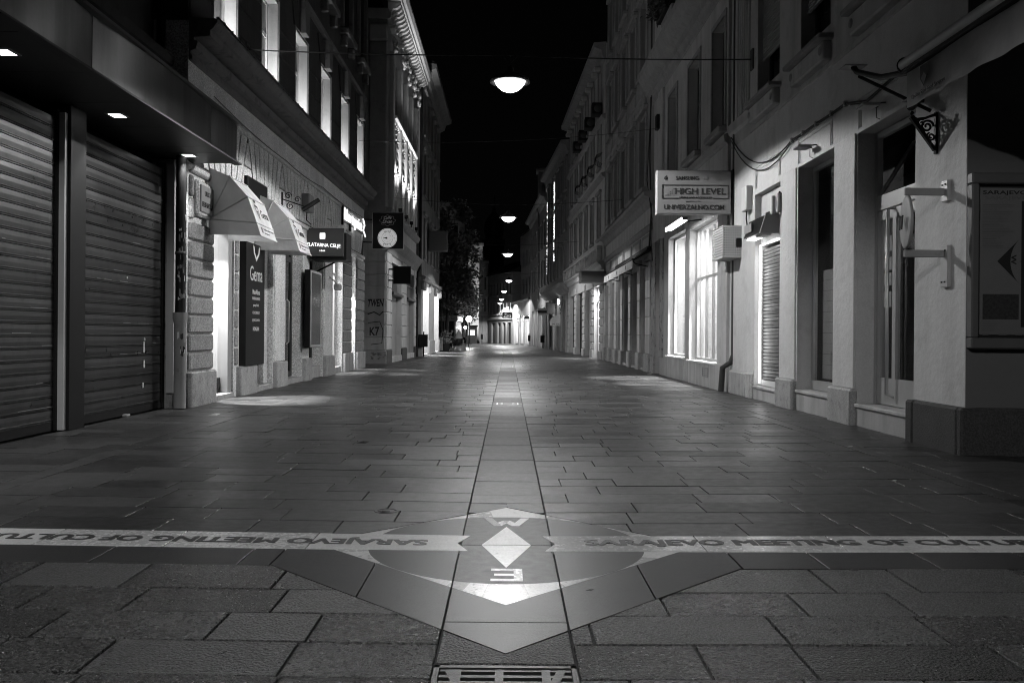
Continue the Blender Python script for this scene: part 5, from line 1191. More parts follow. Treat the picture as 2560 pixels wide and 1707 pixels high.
for (a, c) in UW2:
    window(pb2, X2, 1, a, c, 5.15, 7.28, DARKM, GLASSD, depth=.2, bars=(.5,), trans=.6); part(pb2, 'window_sill', TRIM, (X2 - .16, X2 + .02, a - .12, c + .12, 5.0, 5.13), c=.02)
    part(pb2, 'window_surround', TRIM, (X2 - .03, X2 + .01, a - .1, a, 5.15, 7.38)); part(pb2, 'window_surround', TRIM, (X2 - .03, X2 + .01, c, c + .1, 5.15, 7.38)); part(pb2, 'window_surround', TRIM, (X2 - .03, X2 + .01, a, c, 7.28, 7.38))
    window(pb2, X2, 1, a, c, 9.3, 11.6, DARKM, GLASSD, depth=.2); part(pb2, 'window_sill', TRIM, (X2 - .2, X2 + .02, a - .15, c + .15, 9.12, 9.28), c=.02)
    for e in (a - .05, c - .05): part(pb2, 'console', TRIM, (X2 - .14, X2 + .02, e, e + .1, 8.85, 9.118), c=.02)
moulding(pb2, 'cornice', TRIM, X2, 1, 16.8, 25.6, [(0, 7.75), (.04, 7.78), (.06, 7.9), (.12, 7.95), (.14, 8.1), (.3, 8.2), (.42, 8.45), (.44, 8.6), (0, 8.68)])
for k in range(46): part(pb2, 'egg_ornament', TRIM, (X2 - .13, X2 - .05, 16.95 + k * .18, 17.07 + k * .18, 7.93, 8.07), c=.03)
part(pb2, 'side_pilaster', PAINT2, (X2 - .08, X2 + .02, 23.6, 24.2, 5.0, 7.74), c=.02)
dpp = tagit(B().tube([(X2 + .08, 16.5, 8), (X2 + .08, 16.5, .75), (X2 + .02, 16.5, .6), (X2 - .1, 16.62, .5), (X2 - .12, 16.66, .05)], .055, 10).build('downpipe', DARKM), 'dark downpipe with an elbow at the foot of the phone shop wall', 'downpipe')
hs = T('phone_shop_sign', 'large pale projecting sign board with maker names in dark letters', 'sign', (3.45, 16.4, 3.4))
B().cbox(2.76, 4.13, 16.4, 16.6, 3.36, 4.17, .012).build('box', mat('dimmed sign panel', .22, .5, var=.12, vs=3), hs); ysn = 16.393  # board albedo lowered to stand for the dimness above the lamp cutoff
B().box(2.752, 2.762, 16.4, 16.6, 3.36, 4.17).build('edge_strip', WHITEP, hs)
for (s_, x, w_, z, h, m_) in (('SAMSUNG', 3.1, .42, 3.99, .07, DARKPRINT), ('HIGH LEVEL', 3.09, .94, 3.72, .12, DARKPRINT), ('MOBILE AND ACCESSORIES', 3.17, .6, 3.645, .035, DARKPRINT), ('powered by', 3.28, .28, 3.575, .04, GREYPRINT), ('UNIVERZALNO.COM', 2.88, 1.12, 3.44, .09, DARKPRINT)):
    text(hs, s_, m_, (x, ysn + .004, z), (1, 0, 0), (0, 0, 1), w_, h, ex=.008, bold=.012 if h > .06 else 0)
b = B().box(2.84, 4.08, ysn - .006, ysn + .006, 3.885, 3.9).box(2.84, 3.15, ysn - .006, ysn + .006, 3.64, 3.655).box(3.8, 4.08, ysn - .006, ysn + .006, 3.64, 3.655).box(2.84, 2.855, ysn - .006, ysn + .006, 3.655, 3.885).box(4.065, 4.08, ysn - .006, ysn + .006, 3.655, 3.885); b.build('name_frame', DARKPRINT, hs)
b = B().ball((2.91, ysn, 4.02), .035, 8, (.9, .3, 1)); b.ball((2.925, ysn, 4.06), .012, 5, (1.2, .4, .6)); b.build('fruit_logo', DARKPRINT, hs)
B().cbox(3.62, 3.69, ysn - .004, ysn + .004, 3.99, 4.06, .01).build('square_logo', GREYPRINT, hs)
b = B()
for k in range(7):
    a = math.pi * (.05 + .9 * k / 6); b.add([(3.9, ysn - .003, 3.99), (3.9 + .05 * math.cos(a - .16), ysn - .003, 3.99 + .055 * math.sin(a - .16)), (3.9 + .062 * math.cos(a), ysn - .003, 3.99 + .07 * math.sin(a)), (3.9 + .05 * math.cos(a + .16), ysn - .003, 3.99 + .055 * math.sin(a + .16))], [(0, 1, 2, 3)])
b.build('fan_logo', GREYPRINT, hs)
for k in range(5): B().box(2.9 + k * .035, 2.92 + k * .035, ysn - .002, ysn + .004, 3.7, 3.72 + k * .03).build('signal_bar', GREYPRINT, hs)
B().box(4.12, 4.3, 16.48, 16.54, 3.83, 3.88).box(4.12, 4.3, 16.48, 16.54, 3.66, 3.71).build('arm', BLACKM, hs); B().box(4.16, 4.19, 16.42, 16.6, 3.05, 4.2).build('mast_plate', BLACKM, hs)
fl = T('sign_lamp', 'dazzling flat lamp just below the phone shop sign', 'floodlight', (3.4, 19, 3.3)); B().cbox(3.6, 3.72, 18.3, 20.2, 3.5, 3.56, .01).build('housing', BLACKM, fl); B().box(3.585, 3.599, 18.32, 20.18, 3.46, 3.55).box(3.61, 3.71, 18.35, 20.15, 3.485, 3.498).build('lens', LENS2, fl); B().tube([(3.7, 19, 3.53), (X2, 19, 3.6)], .02, 6).build('arm', BLACKM, fl)
light('AREA', 'sign_lamp_light', fl, (3.6, 19.2, 3.45), 18, (.3, 0, -1), 1.2, size_y=.1)
ac = T('air_conditioner_cage', 'white perforated metal cage round an air conditioner on the right wall', 'air conditioner', (4.05, 16.2, 2.5))
bx0, bx1, by0, by1, bz0, bz1 = 3.86, 4.28, 15.9, 16.72, 2.52, 3.08
b = B()
nx, nz = 10, 12
# perforated front: strips between the holes
for k in range(nz + 1): b.box(bx0, bx1, by0, by0 + .008, bz0 + k * (bz1 - bz0 - .02) / nz, bz0 + k * (bz1 - bz0 - .02) / nz + .024)
for k in range(nx + 1): b.box(bx0 + k * (bx1 - bx0 - .02) / nx, bx0 + k * (bx1 - bx0 - .02) / nx + .022, by0 + .001, by0 + .007, bz0, bz1)
b.build('perforated_front', WHITEP, ac)
b = B()
for k in range(12): b.box(bx0, bx0 + .006, by0 + .01, by1, bz0 + k * (bz1 - bz0) / 12, bz0 + k * (bz1 - bz0) / 12 + .032)
b.box(bx0, bx1, by0 + .01, by1, bz0 - .012, bz0 - .002).box(bx0, bx1, by0 + .01, by1, bz1 + .001, bz1 + .012); b.build('slatted_side', WHITEP, ac)
B().box(bx0 + .05, bx1, by0 + .08, by1 - .02, bz0 + .01, bz1 - .02).build('unit', DARKM, ac); B().box(bx0 + .24, bx0 + .36, by0 - .01, by0 - .002, bz0 + .18, bz0 + .34).build('opening', BLACKM, ac)
# ================================================================== right: rusticated shop building with awning
rb = T('rusticated_building', 'tall old building with stone shop piers, awning and peeling corner pier', 'building', (4.15, 31, 0))
X5 = 4.15
BY = [(26.35, 27.35), (28.0, 29.5), (30.1, 31.6), (32.2, 33.4), (34.1, 35.4), (36.1, 37.3)]
facade(rb, 'wall', PAINT2, X5, 1, 23.57, 37.72, -.03, 4.95, [(24.1, 24.75, .0, 3.75)] + [(a, c, .0, 3.15) for a, c in BY], th=.35)
RW = [(26.7, 27.9), (29.0, 30.2), (31.3, 32.5), (33.5, 34.6), (35.6, 36.7)]
facade(rb, 'upper_wall', OCHRE, X5, 1, 25.3, 37.72, 4.95, 17.0, [(a, c, z, z + 2.2) for a, c in RW for z in (5.6, 9.2, 12.6)], th=.2)
part(rb, 'core', DARKER, (X5 + .7, X5 + 5, 23.6, 37.7, 0, 16.9))
for (a, c) in BY:
    window(rb, X5, 1, a, c, .1, 3.15, WOOD, GLASSD, depth=.26, bars=(.5,), trans=.8, w=.09, name='shop_door')
    part(rb, 'threshold', PLINTH, (X5 - .04, X5 + .3, a, c, .01, .1), c=.01)
prs = [(25.45, 26.3), (27.4, 27.95), (29.55, 30.05), (31.65, 32.15), (33.45, 34.05), (35.45, 36.05), (37.33, 37.68)]
for k, (a, c) in enumerate(prs):
    part(rb, 'plinth', PLINTH, (X5 - .12, X5 + .02, a - .05, c + .05, .01, .55), c=.02)
    for j in range(5): part(rb, 'pier_stone', MARBLE, (X5 - .07, X5 + .02, a, c, .56 + j * .54, .56 + (j + 1) * .54 - .012), c=.012)
    part(rb, 'pier_cap', TRIM, (X5 - .12, X5 + .02, a - .04, c + .04, 3.27, 3.42), c=.03)
part(rb, 'peeling_pier', PEEL, (X5 - .03, X5 + .02, 23.6, 24.08, .5, 3.7), (X5 - .035, X5 + .02, 24.77, 25.4, .5, 3.72)); part(rb, 'pier_base', PLINTH, (X5 - .07, X5 + .02, 24.78, 25.36, .01, .5), c=.015)
part(rb, 'passage_door', WOOD, (X5 + .3, X5 + .34, 24.1, 24.75, 0, 3.75)); part(rb, 'door_bell', GREYPAINT, (X5 - .06, X5 - .034, 24.95, 25.15, 1.55, 1.85), c=.01)
for k in range(6):
    a = 25.6 + k * 2.0; part(rb, 'frieze_panel', TRIM, (X5 - .05, X5 + .02, a, a + 1.6, 3.6, 4.1), c=.03); part(rb, 'frieze_inset', PAINT2, (X5 - .06, X5 - .048, a + .2, a + 1.4, 3.72, 3.98), c=.008)
moulding(rb, 'shop_cornice', TRIM, X5, 1, 25.4, 37.7, [(0, 4.15), (.06, 4.18), (.08, 4.28), (.12, 4.3), (0, 4.34)])
moulding(rb, 'ledge', TRIM, X5, 1, 25.3, 37.75, [(0, 4.85), (.08, 4.9), (.12, 5.05), (.28, 5.12), (.3, 5.22), (0, 5.28)])
for (a, c) in RW:
    for z in (5.6, 9.2, 12.6):
        window(rb, X5, 1, a, c, z, z + 2.2, DARKM, GLASSD, depth=.16); s_ = part(rb, 'window_sill', TRIM, (X5 - .16, X5 + .02, a - .12, c + .12, z - .16, z - .02), c=.02)
        part(rb, 'window_apron', TRIM, (X5 - .04, X5 + .02, a, c, z - .62, z - .18), c=.015)
        part(rb, 'window_surround', TRIM, (X5 - .06, X5 + .01, a - .16, a - .01, z, z + 2.25), c=.015); part(rb, 'window_surround', TRIM, (X5 - .06, X5 + .01, c + .01, c + .16, z, z + 2.25), c=.015)
        part(rb, 'window_hood', TRIM, (X5 - .16, X5 + .02, a - .25, c + .25, z + 2.3, z + 2.46), c=.03)
        if z < 6:
            for e in range(4): part(rb, 'hood_drop', TRIM, (X5 - .08, X5 + .01, a + .05 + e * .32, a + .17 + e * .32, z + 2.48, z + 2.85), c=.02)
moulding(rb, 'string_course', TRIM, X5, 1, 25.3, 37.75, [(0, 8.3), (.06, 8.34), (.08, 8.46), (0, 8.5)])
b = B(); aw2 = T('awning', 'long striped canvas awning with scalloped valance over the old shop piers', 'awning', (4.0, 29.3, 3.1))
n = 30
for k in range(n):
    ya, yb = 25.6 + 7.5 * k / n, 25.6 + 7.5 * (k + 1) / n
    b.add([(4.1, ya, 3.62), (4.1, yb, 3.62), (3.6, yb, 3.3), (3.6, ya, 3.3)], [(0, 1, 2, 3)]).add([(3.6, ya, 3.3), (3.6, yb, 3.3), (3.59 + .015 * math.sin(k + 1), yb, 3.04), (3.59 + .015 * math.sin(k), ya, 3.04)], [(0, 1, 2, 3)], True)
b.build('canvas', FABRIC, aw2); B().tube([(3.6, 25.55, 3.3), (3.6, 33.15, 3.3)], .025, 8).build('front_bar', BLACKM, aw2); B().prism([(4.15, 3.66), (4.02, 3.68), (4.0, 3.58), (4.15, 3.56)], 'y', 25.5, 33.2).build('cassette', BLACKM, aw2)
for y in (25.8, 29.3, 32.9): B().tube([(4.12, y, 3.1), (3.75, y + .2, 3.2), (3.62, y, 3.28)], .018, 6).build('folding_arm', BLACKM, aw2)
for k in range(3): B().lathe((3.582, 27 + k * 2.3, 3.16), [(.001, 0), (.07, 0)], 12, 'x').build('print_mark', DARKPRINT, aw2)
fb = T('flower_box', 'dark plant trailing from a window box high on the right', 'plant', (4.0, 23.2, 9.3)); B().cbox(3.85, 4.1, 22.0, 23.3, 9.28, 9.5, .02).build('trough', BLACKM, fb)
b = B(); rf = random.Random(4)
for k in range(420):
    c_ = Vector((3.85 + rf.gauss(0, .14), rf.uniform(21.9, 23.4), 9.5 + abs(rf.gauss(0, .28)) - .25 * rf.random())); d = Vector((rf.gauss(0, 1), rf.gauss(0, 1), rf.gauss(0, 1))).normalized() * .07; e = d.orthogonal().normalized() * .045
    b.add([c_ - d, c_ + e, c_ + d, c_ - e], [(0, 1, 2, 3)])
b.build('foliage', LEAF, fb)
cable('drop_cables', 'bundle of black cables dropping down the party line on the right', [(4.02, 25.2, 14.0), (4.06, 25.3, 9.0), (4.05, 25.45, 6.2), (4.08, 25.3, 4.6), (4.06, 25.5, 3.6)], .022, .0)
cable('drop_cables', 'second looping cable beside the bundle on the party line', [(4.0, 25.1, 14.0), (4.05, 25.15, 8.0), (4.0, 25.6, 5.6), (4.06, 25.0, 4.4), (4.04, 25.1, 3.9), (4.06, 24.9, 3.2)], .014, .0)
ju = tagit(B().cbox(3.98, 4.12, 23.9, 24.2, 6.7, 7.1, .02).build('speaker_box', BLACKM), 'black box fixed high beside the hanging cables', 'box')
bx = T('light_box', 'long grey box sign projecting over the doorway past the awning', 'sign', (3.5, 37, 3.2)); B().cbox(3.05, 4.1, 37.0, 38.1, 3.3, 3.78, .012).build('box', GREYPAINT, bx); B().box(3.06, 4.1, 36.985, 36.999, 3.32, 3.76).build('face', SIDEPAINT, bx)
# ================================================================== right: baroque front with balcony, gently turned with the street
def turned(name, lab, x0, y0, x1, y1):
    """Empty at (x0,y0), local +Y running along the wall to (x1,y1); street side is local -X"""
    return T(name, lab, 'building', (x0, y0, 0), rot=math.atan2(-(x1 - x0), y1 - y0)), math.hypot(x1 - x0, y1 - y0)
def plainfront(t, L, H, wins, rows, wh, m=OCHRE, trim=TRIM, shops=(), sz=3.2, lit=None, depth=5, hood=True, cornice=True):
    ops = [(a, c, z, z + wh) for a, c in wins for z in rows] + [(a, c, 0, sz) for a, c in shops]
    facade(t, 'wall', m, 0, 1, 0, L, -.03, H, ops, th=.22)
    part(t, 'core', DARKER, (1.4, depth, .03, L - .03, 0, H - .1))
    for a, c in wins:
        for z in rows:
            window(t, 0, 1, a, c, z, z + wh, DARKM, GLASSD, depth=.15)
            part(t, 'window_sill', trim, (-.12, .02, a - .1, c + .1, z - .14, z - .01), c=.02)
            if hood: part(t, 'window_hood', trim, (-.12, .02, a - .18, c + .18, z + wh + .04, z + wh + .2), c=.03); part(t, 'window_surround', trim, (-.05, .01, a - .14, a - .005, z, z + wh + .03), c=.012); part(t, 'window_surround', trim, (-.05, .01, c + .005, c + .14, z, z + wh + .03), c=.012)
    for i, (a, c) in enumerate(shops):
        li = lit and lit.get(i)
        window(t, 0, 1, a, c, .1, sz, ALU if li else WOOD, GLASSC if li else GLASSD, depth=.18, bars=(.5,), trans=.8, name='shop_window')
        if li:
            o = B().box(1.2, 1.22, a, c, .1, sz).build('lit_interior', li[0], t); B().box(.24, 1.2, a - .02, a, .1, sz).build('side_wall', WHITEP, o); B().box(.24, 1.2, c, c + .02, .1, sz).build('side_wall', WHITEP, o); B().box(.24, 1.2, a, c, sz, sz + .02).build('ceiling', WHITEP, o)
            if li[1] > 200: light('SPOT', 'shop_light', t, (.35, (a + c) / 2, sz - .15), li[1] * 14, (-.36, 0, -1), .05, spot=44, blend=.4)
            if li[1]: light('AREA', 'shop_light', t, (.4, (a + c) / 2, sz - .15), li[1], (-.75, -.1, -1), .35)
    if cornice: moulding(t, 'roof_cornice', trim, 0, 1, 0, L, [(0, H - .7), (.12, H - .6), (.2, H - .3), (.5, H - .2), (.52, H), (0, H + .05)])
t, L = turned('balcony_building', 'pale baroque front with a bulging balustrade and pedimented windows on the right', 4.1, 37.76, 3.62, 53)
WN = [(1.2 + k * 2.4, 2.2 + k * 2.4) for k in range(6)]
SH = [(1.2, 3.3), (4.2, 6.6), (7.6, 10.6), (11.6, 14.2)]
plainfront(t, L, 13.6, WN, (5.4, 8.55, 11.0), 1.9, m=PAINT2, shops=SH, sz=3.3, lit={0: (LIT2, 260), 1: (LITDIM, 0), 2: None})
for a, c in ((.05, 1.15), (3.35, 4.15), (6.65, 7.55), (10.65, 11.55), (14.25, 15.1)):
    for j in range(9): part(t, 'quoin', TRIM2, (-.06, .02, a, c, .4 + j * .36, .4 + j * .36 + .34), c=.035)
    part(t, 'plinth', PLINTH, (-.1, .02, a - .03, c + .03, .0, .39), c=.02)
moulding(t, 'shop_cornice', TRIM2, 0, 1, 0, L, [(0, 3.9), (.1, 3.95), (.15, 4.1), (.3, 4.18), (.3, 4.26), (0, 4.3)])
b = B(); 
for k in range(26):
    y = .3 + k * .56; b.lathe((-.22, y, 4.3), [(.03, 0), (.06, .04), (.09, .2), (.05, .34), (.03, .46), (.05, .5)], 8)
o = b.build('balusters', TRIM2, t); o['kind'] = 'stuff'; part(t, 'balustrade_rail', TRIM2, (-.34, -.1, 0, L, 4.81, 4.93), c=.03)
for k in range(8): part(t, 'balustrade_pier', TRIM2, (-.34, -.1, k * 2.15, k * 2.15 + .22, 4.28, 4.8), c=.03)
for z in (7.85, 10.35): moulding(t, 'string_course', TRIM, 0, 1, 0, L, [(0, z), (.12, z + .05), (.18, z + .18), (0, z + .24)])
for k, (a, c) in enumerate(WN): part(t, 'dentil', TRIM2, (-.34, -.05, a, a + .3, 12.75, 12.95), c=.04); part(t, 'dentil', TRIM2, (-.34, -.05, c - .1, c + .2, 12.75, 12.95), c=.04)
for k, (y, z) in enumerate(((1.0, 10.75), (3.6, 10.75), (6.2, 10.75), (9.0, 10.75))):
    u = T('air_conditioner', 'dark box unit under a top floor window, number %s along the baroque front' % ('one', 'two', 'three', 'four')[k], 'air conditioner', (3.85 - k * .08, 38.9 + k * 2.6, z), 'box units on the baroque front'); x, y = 3.85 - k * .08, 38.9 + k * 2.6
    B().cbox(x - .25, x + .2, y - .35, y + .35, z, z + .5, .02).build('case', BLACKM, u); B().lathe((x, y - .36, z + .25), [(.001, 0), (.17, 0), (.18, .01)], 14, 'y').build('fan', DARKM, u)
for k in range(4):
    y0 = 38.4 + k * 2.7; x = 4.08 - (y0 - 37.7) * .0315
    u = T('window_grille', 'bulging iron window grille on the baroque front, %s from the near end' % ('first', 'second', 'third', 'fourth')[k], 'grille', (x, y0, 8.5), 'bulging window grilles'); b = B()
    for j in range(5):
        yy = y0 - .4 + j * .2; b.tube([(x - .05, yy, 8.95), (x - .3, yy, 8.85), (x - .32, yy, 8.6), (x - .05, yy, 8.45)], .012, 5)
    b.tube([(x - .3, y0 - .42, 8.85), (x - .3, y0 + .42, 8.85)], .014, 5).tube([(x - .32, y0 - .42, 8.6), (x - .32, y0 + .42, 8.6)], .014, 5); b.build('bars', BLACKM, u)
t, L = turned('dark_front', 'dark narrow fronted building behind the awning with hieroglyph sign', 3.6, 53.05, 2.86, 66.5)
plainfront(t, L, 12.8, [(1 + k * 2.1, 1.9 + k * 2.1) for k in range(6)], (4.9, 7.6, 10.1), 1.8, m=OCHRE, shops=[(.8, 2.2), (3, 5.0), (5.8, 8.4), (9.2, 12.2)], lit={1: (LITDIM, 0), 2: (LIT, 12)})
for k in range(6): part(t, 'pilaster', TRIM, (-.1, .02, .1 + k * 2.55, .55 + k * 2.55, .0, 3.5), c=.03)
moulding(t, 'shop_cornice', TRIM, 0, 1, 0, L, [(0, 3.6), (.1, 3.65), (.5, 4.0), (.55, 4.2), (0, 4.3)])
for k, dz in ((0, 5.5), (1, 6.2)):
    s_ = T('light_chain', 'hanging chain of lights down the dark front, %s one' % ('left' if k == 0 else 'right taller'), 'light chain', (2.95 + k * .22, 66 - k * 4.5, dz), 'vertical light chains'); x, y = 2.9 + k * .25, 66 - k * 4.8
    b = B(); rr = random.Random(k)
    for j in range(70): b.box(x - .04 + rr.uniform(-.03, .03), x + .02 + rr.uniform(-.03, .03), y - .03, y + .03, dz + j * .078, dz + j * .078 + .07)
    b.build('lamps', emis('light chain glow', 1.6), s_)
# bay tower corner
tw = T('bay_tower', 'slim corner bay tower with arched loggia and tiny lamps, far right', 'tower', (2.9, 74, 0)); x0, x1, y0, y1 = 2.42, 3.35, 73.2, 74.6
B().box(x0, x1, y0, y1, 4.0, 11.3).build('shaft', OCHRE, tw); B().cbox(x0 - .12, x1 + .1, y0 - .12, y1, 11.3, 11.5, .03).build('ledge', TRIM, tw)
B().box(x0, x0 + .3, y0, y1, 11.5, 13.6).box(x1 - .3, x1, y0, y1, 11.5, 13.6).box(x0, x1, y0, y1, 13.6, 14.6).box(x0 + .3, x1 - .3, y0 + .6, y1, 11.5, 13.6).build('loggia', TRIM, tw)
B().cbox(x0 - .15, x1 + .15, y0 - .15, y1 + .1, 14.6, 14.9, .04).build('cornice', TRIM, tw); B().prism([(x0, 4.0), (x1, 4.0), ((x0 + x1) / 2, 3.3)], 'y', y0, y1).build('corbel', TRIM, tw)
for z in (8.6, 5.5): f_ = B().box(x0 + .25, x1 - .25, y0 - .02, y0 - .005, z, z + 1.7).build('window', DARKM, tw); B().box(x0 + .32, x1 - .32, y0 - .03, y0 - .021, z + .08, z + 1.6).build('pane', emis('faint window', .05), f_)
for p in ((x1 - .05, 13.0), (x0 + .1, 11.55)): B().ball((p[0], y0 - .1, p[1]), .06, 6).build('lamp', LENS2, tw)
t, L = turned('corner_shops', 'row of lit chain store fronts at the bend of the street', 2.86, 66.6, 2.1, 84.5)
plainfront(t, L, 11.8, [(1 + k * 2.6, 1.9 + k * 2.6) for k in range(6)], (5.0, 8.0), 1.8, m=OCHRE, shops=[(1, 3.4), (4.4, 7.2), (8.4, 11.0), (12.2, 15.6)], lit={1: (LIT, 10), 2: (LIT2, 90), 3: (LIT2, 160)})
# shops facing down the street at the bend
t, L = turned('chain_store', 'low pale storefront with bright windows facing down the street', 2.1, 84.6, .5, 97.5)
plainfront(t, L, 4.4, [], (), 1, m=PAINT2, shops=[(.5, 3.6), (4.2, 7.6), (8.4, 11.6)], lit={0: (LIT2, 260), 1: (LIT2, 260), 2: (LIT2, 260)}, cornice=False, sz=3.0)
part(t, 'parapet', GREYPAINT, (-.2, .3, 0, L, 4.4, 4.6), c=.03)
t2, L2 = turned('upper_house', 'dark upper storeys rising behind the low pale storefront', 2.5, 85.6, .8, 98.5)
facade(t2, 'wall', mat('night plaster', .3, .9, var=.25, vs=1), .5, 1, 0, L2, 4.4, 11.9, [(1 + k * 2.2, 2 + k * 2.2, z, z + 1.7) for k in range(5) for z in (5.4, 8.4)], th=.2)
for k in range(5):
    for z in (5.4, 8.4): window(t2, .5, 1, 1 + k * 2.2, 2 + k * 2.2, z, z + 1.7, DARKM, GLASSD, depth=.15)
B().prism([(.2, 11.9), (5, 11.9), (3, 13.4)], 'y', 0, L2).build('roof', DARKER, t2)
# dark low building across the end
t, L = turned('end_building', 'dark two storey building with lit glints in its windows closing the street', .45, 97.6, -2.35, 105.5)
plainfront(t, L, 8.0, [(.5 + k * 1.15, 1.15 + k * 1.15) for k in range(7)], (3.4, 5.6), 1.4, m=mat('end plaster', .3, .9, var=.3, vs=1), shops=[(.4, 1.6), (2.2, 3.3), (3.9, 5.0), (5.8, 7.2)], sz=2.4, hood=False, cornice=False)
moulding(t, 'string_course', PAINT2, 0, 1, 0, L, [(0, 2.7), (.12, 2.75), (.14, 2.95), (0, 3.0)]); B().prism([(-.35, 8.0), (4, 8.0), (2.5, 9.6)], 'y', -.2, L + .2).build('roof', DARKER, t)
for k in range(4):
    a = .5 + k * 1.15
    B().box(-.0, .02, a + .1, a + .25, 3.6, 4.6).build('lit_glint', emis('window glint', .8), t)
# white house with pilasters beyond
wh = T('white_house', 'pale lit house with pilasters beside the dark end building', 'building', (-2.9, 107, 0))
B().box(-3.45, -2.42, 106.2, 112, -.03, 10.0).build('wall', PAINT2, wh)
for z in (3.2, 5.6, 9.6): B().cbox(-3.6, -2.35, 106.0, 106.2, z, z + .3, .05).build('cornice', TRIM2, wh)
for x in (-3.42, -3.0, -2.55): B().cbox(x - .1, x + .12, 106.08, 106.2, .1, 9.6, .02).build('pilaster', TRIM2, wh)
for z in (3.8, 6.4): f_ = B().box(-2.92, -2.7, 106.1, 106.19, z, z + 1.5).build('window', DARKM, wh)
# tall lit house far behind, blank gable
yh = T('gable_house', 'tall lit gable wall with quoins seen past the tree', 'building', (-4, 135, 0)); B().box(-6.2, -4.0, 135, 142, -.03, 14.5).build('wall', PAINT, yh)
for j in range(18): B().cbox(-4.5 if j % 2 else -4.35, -3.97, 134.93, 135.0, .5 + j * .75, 1.15 + j * .75, .03).build('quoin', TRIM, yh)
B().cbox(-6.3, -3.8, 134.7, 135.2, 14.5, 15, .05).build('cornice', TRIM, yh)
light('SPOT', 'yard_light', yh, (-5.4, 128, 2.0), 2600, (.1, 1, .8), .2, spot=110, blend=.5)
# church dome
ch = T('church', 'dark church tower with onion dome, cross and clock drum above the roofs', 'church', (-3, 172, 0)); CX_, CYc = -2.9, 172
B().box(CX_ - 2.0, CX_ + 2.0, CYc - 2, CYc + 2, 0, 18.6).build('tower', DARKWALL, ch); B().cbox(CX_ - 2.3, CX_ + 2.1, CYc - 2.3, CYc + 2.3, 18.6, 19.3, .1).build('cornice', TRIM, ch)
B().lathe((CX_, CYc, 19.3), [(1.6, 0), (1.65, .6), (1.85, 1.4), (1.95, 2.4), (1.75, 3.6), (1.2, 4.6), (.6, 5.2), (.35, 5.8), (.45, 6.0), (.2, 6.3), (.05, 6.8)], 20).build('dome', mat('copper dome', .22, .45, metal=.5, var=.3, vs=1, streak=.3), ch)
B().box(CX_ - .05, CX_ + .05, CYc - .05, CYc + .05, 26, 28.2).box(CX_ - .4, CX_ + .4, CYc - .06, CYc + .06, 27.3, 27.4).build('cross', BLACKM, ch)
# ------------------------------------------------------------------ signs and street furniture up the street
def sign(name, lab, x0, x1, z0, z1, y, m, txt=None, tm=DARKPRINT, th=.12, arm=True):
    s_ = T(name, lab, 'sign', ((x0 + x1) / 2, y, z0)); B().cbox(x0, x1, y, y + th, z0, z1, .012).build('board', m, s_)
    if txt: text(s_, txt, tm, (x0 + (x1 - x0) * .12, y - .006, z0 + (z1 - z0) * .3), (1, 0, 0), (0, 0, 1), (x1 - x0) * .76, (z1 - z0) * .45, ex=.01)
    if arm: B().box(x1 - .05, x1 + .5, y + .03, y + .09, (z0 + z1) / 2, (z0 + z1) / 2 + .06).build('arm', BLACKM, s_)
    return s_
sign('drugstore_sign', 'pale sign with slanted letters dm at the bend of the street', 2.05, 3.0, 3.5, 4.2, 88, OFFWHITE, 'dm')
sign('banded_sign', 'dark banded rectangular sign right of the pale letter sign', 2.05, 2.68, 2.42, 2.9, 61, GREYPAINT, None); B().box(2.06, 2.67, 60.985, 60.999, 2.57, 2.74).build('black_band', BLACKSIGN, bpy.data.objects['banded_sign'])
hsn = sign('figure_sign', 'white square sign with a dancing figure above the fabric awning', 3.2, 3.78, 2.3, 3.0, 58, WHITEP, None)
b = B().tube([(3.4, 57.98, 2.45), (3.5, 57.98, 2.6), (3.42, 57.98, 2.7), (3.55, 57.98, 2.82)], .035, 6).tube([(3.5, 57.98, 2.6), (3.62, 57.98, 2.5), (3.66, 57.98, 2.4)], .03, 6).tube([(3.35, 57.98, 2.85), (3.45, 57.98, 2.78)], .025, 6).ball((3.52, 57.98, 2.88), .05, 6); b.build('figure', DARKPRINT, hsn)
sign('panel_sign', 'tall plain grey panel sign left of the white figure sign', 2.66, 3.2, 2.5, 3.3, 60.5, SIDEPAINT, None)
fa = T('awning', 'rounded pale fabric awning with lettered valance under the figure sign', 'awning', (3.2, 57, 1.8))
b = B(); n = 8
for k in range(n):
    a0, a1 = math.pi / 2 * k / n, math.pi / 2 * (k + 1) / n; f = lambda a: (3.45 - .75 * math.sin(a), 1.85 + .55 * math.cos(a))
    (xa, za), (xb, zb) = f(a0), f(a1); b.add([(xa, 56.5, za), (xa, 58, za), (xb, 58, zb), (xb, 56.5, zb)], [(0, 1, 2, 3)], True)
b.add([(3.45, 56.5, 2.4)] + [(3.45 - .75 * math.sin(math.pi / 2 * k / n), 56.5, 1.85 + .55 * math.cos(math.pi / 2 * k / n)) for k in range(n + 1)] + [(3.45, 56.5, 1.85)], [tuple(range(n + 3))]); b.add([(2.7, 56.5, 1.85), (3.8, 56.5, 1.85), (3.8, 56.5, 1.65), (2.7, 56.5, 1.65)], [(0, 1, 2, 3)]); b.build('canvas', FABRIC, fa)
text(fa, 'M. EGIPAT', DARKPRINT, (2.85, 56.49, 1.7), (1, 0, 0), (0, 0, 1), .9, .12, ex=.004)
t = T('air_conditioner', 'pale air conditioner unit above the figure sign', 'air conditioner', (3.6, 57, 3.2)); B().cbox(3.42, 3.8, 56.3, 57.2, 3.15, 3.75, .02).build('case', WHITEP, t); B().lathe((3.61, 56.29, 3.45), [(.001, 0), (.2, 0), (.21, .008)], 14, 'y').build('fan', DARKM, t)
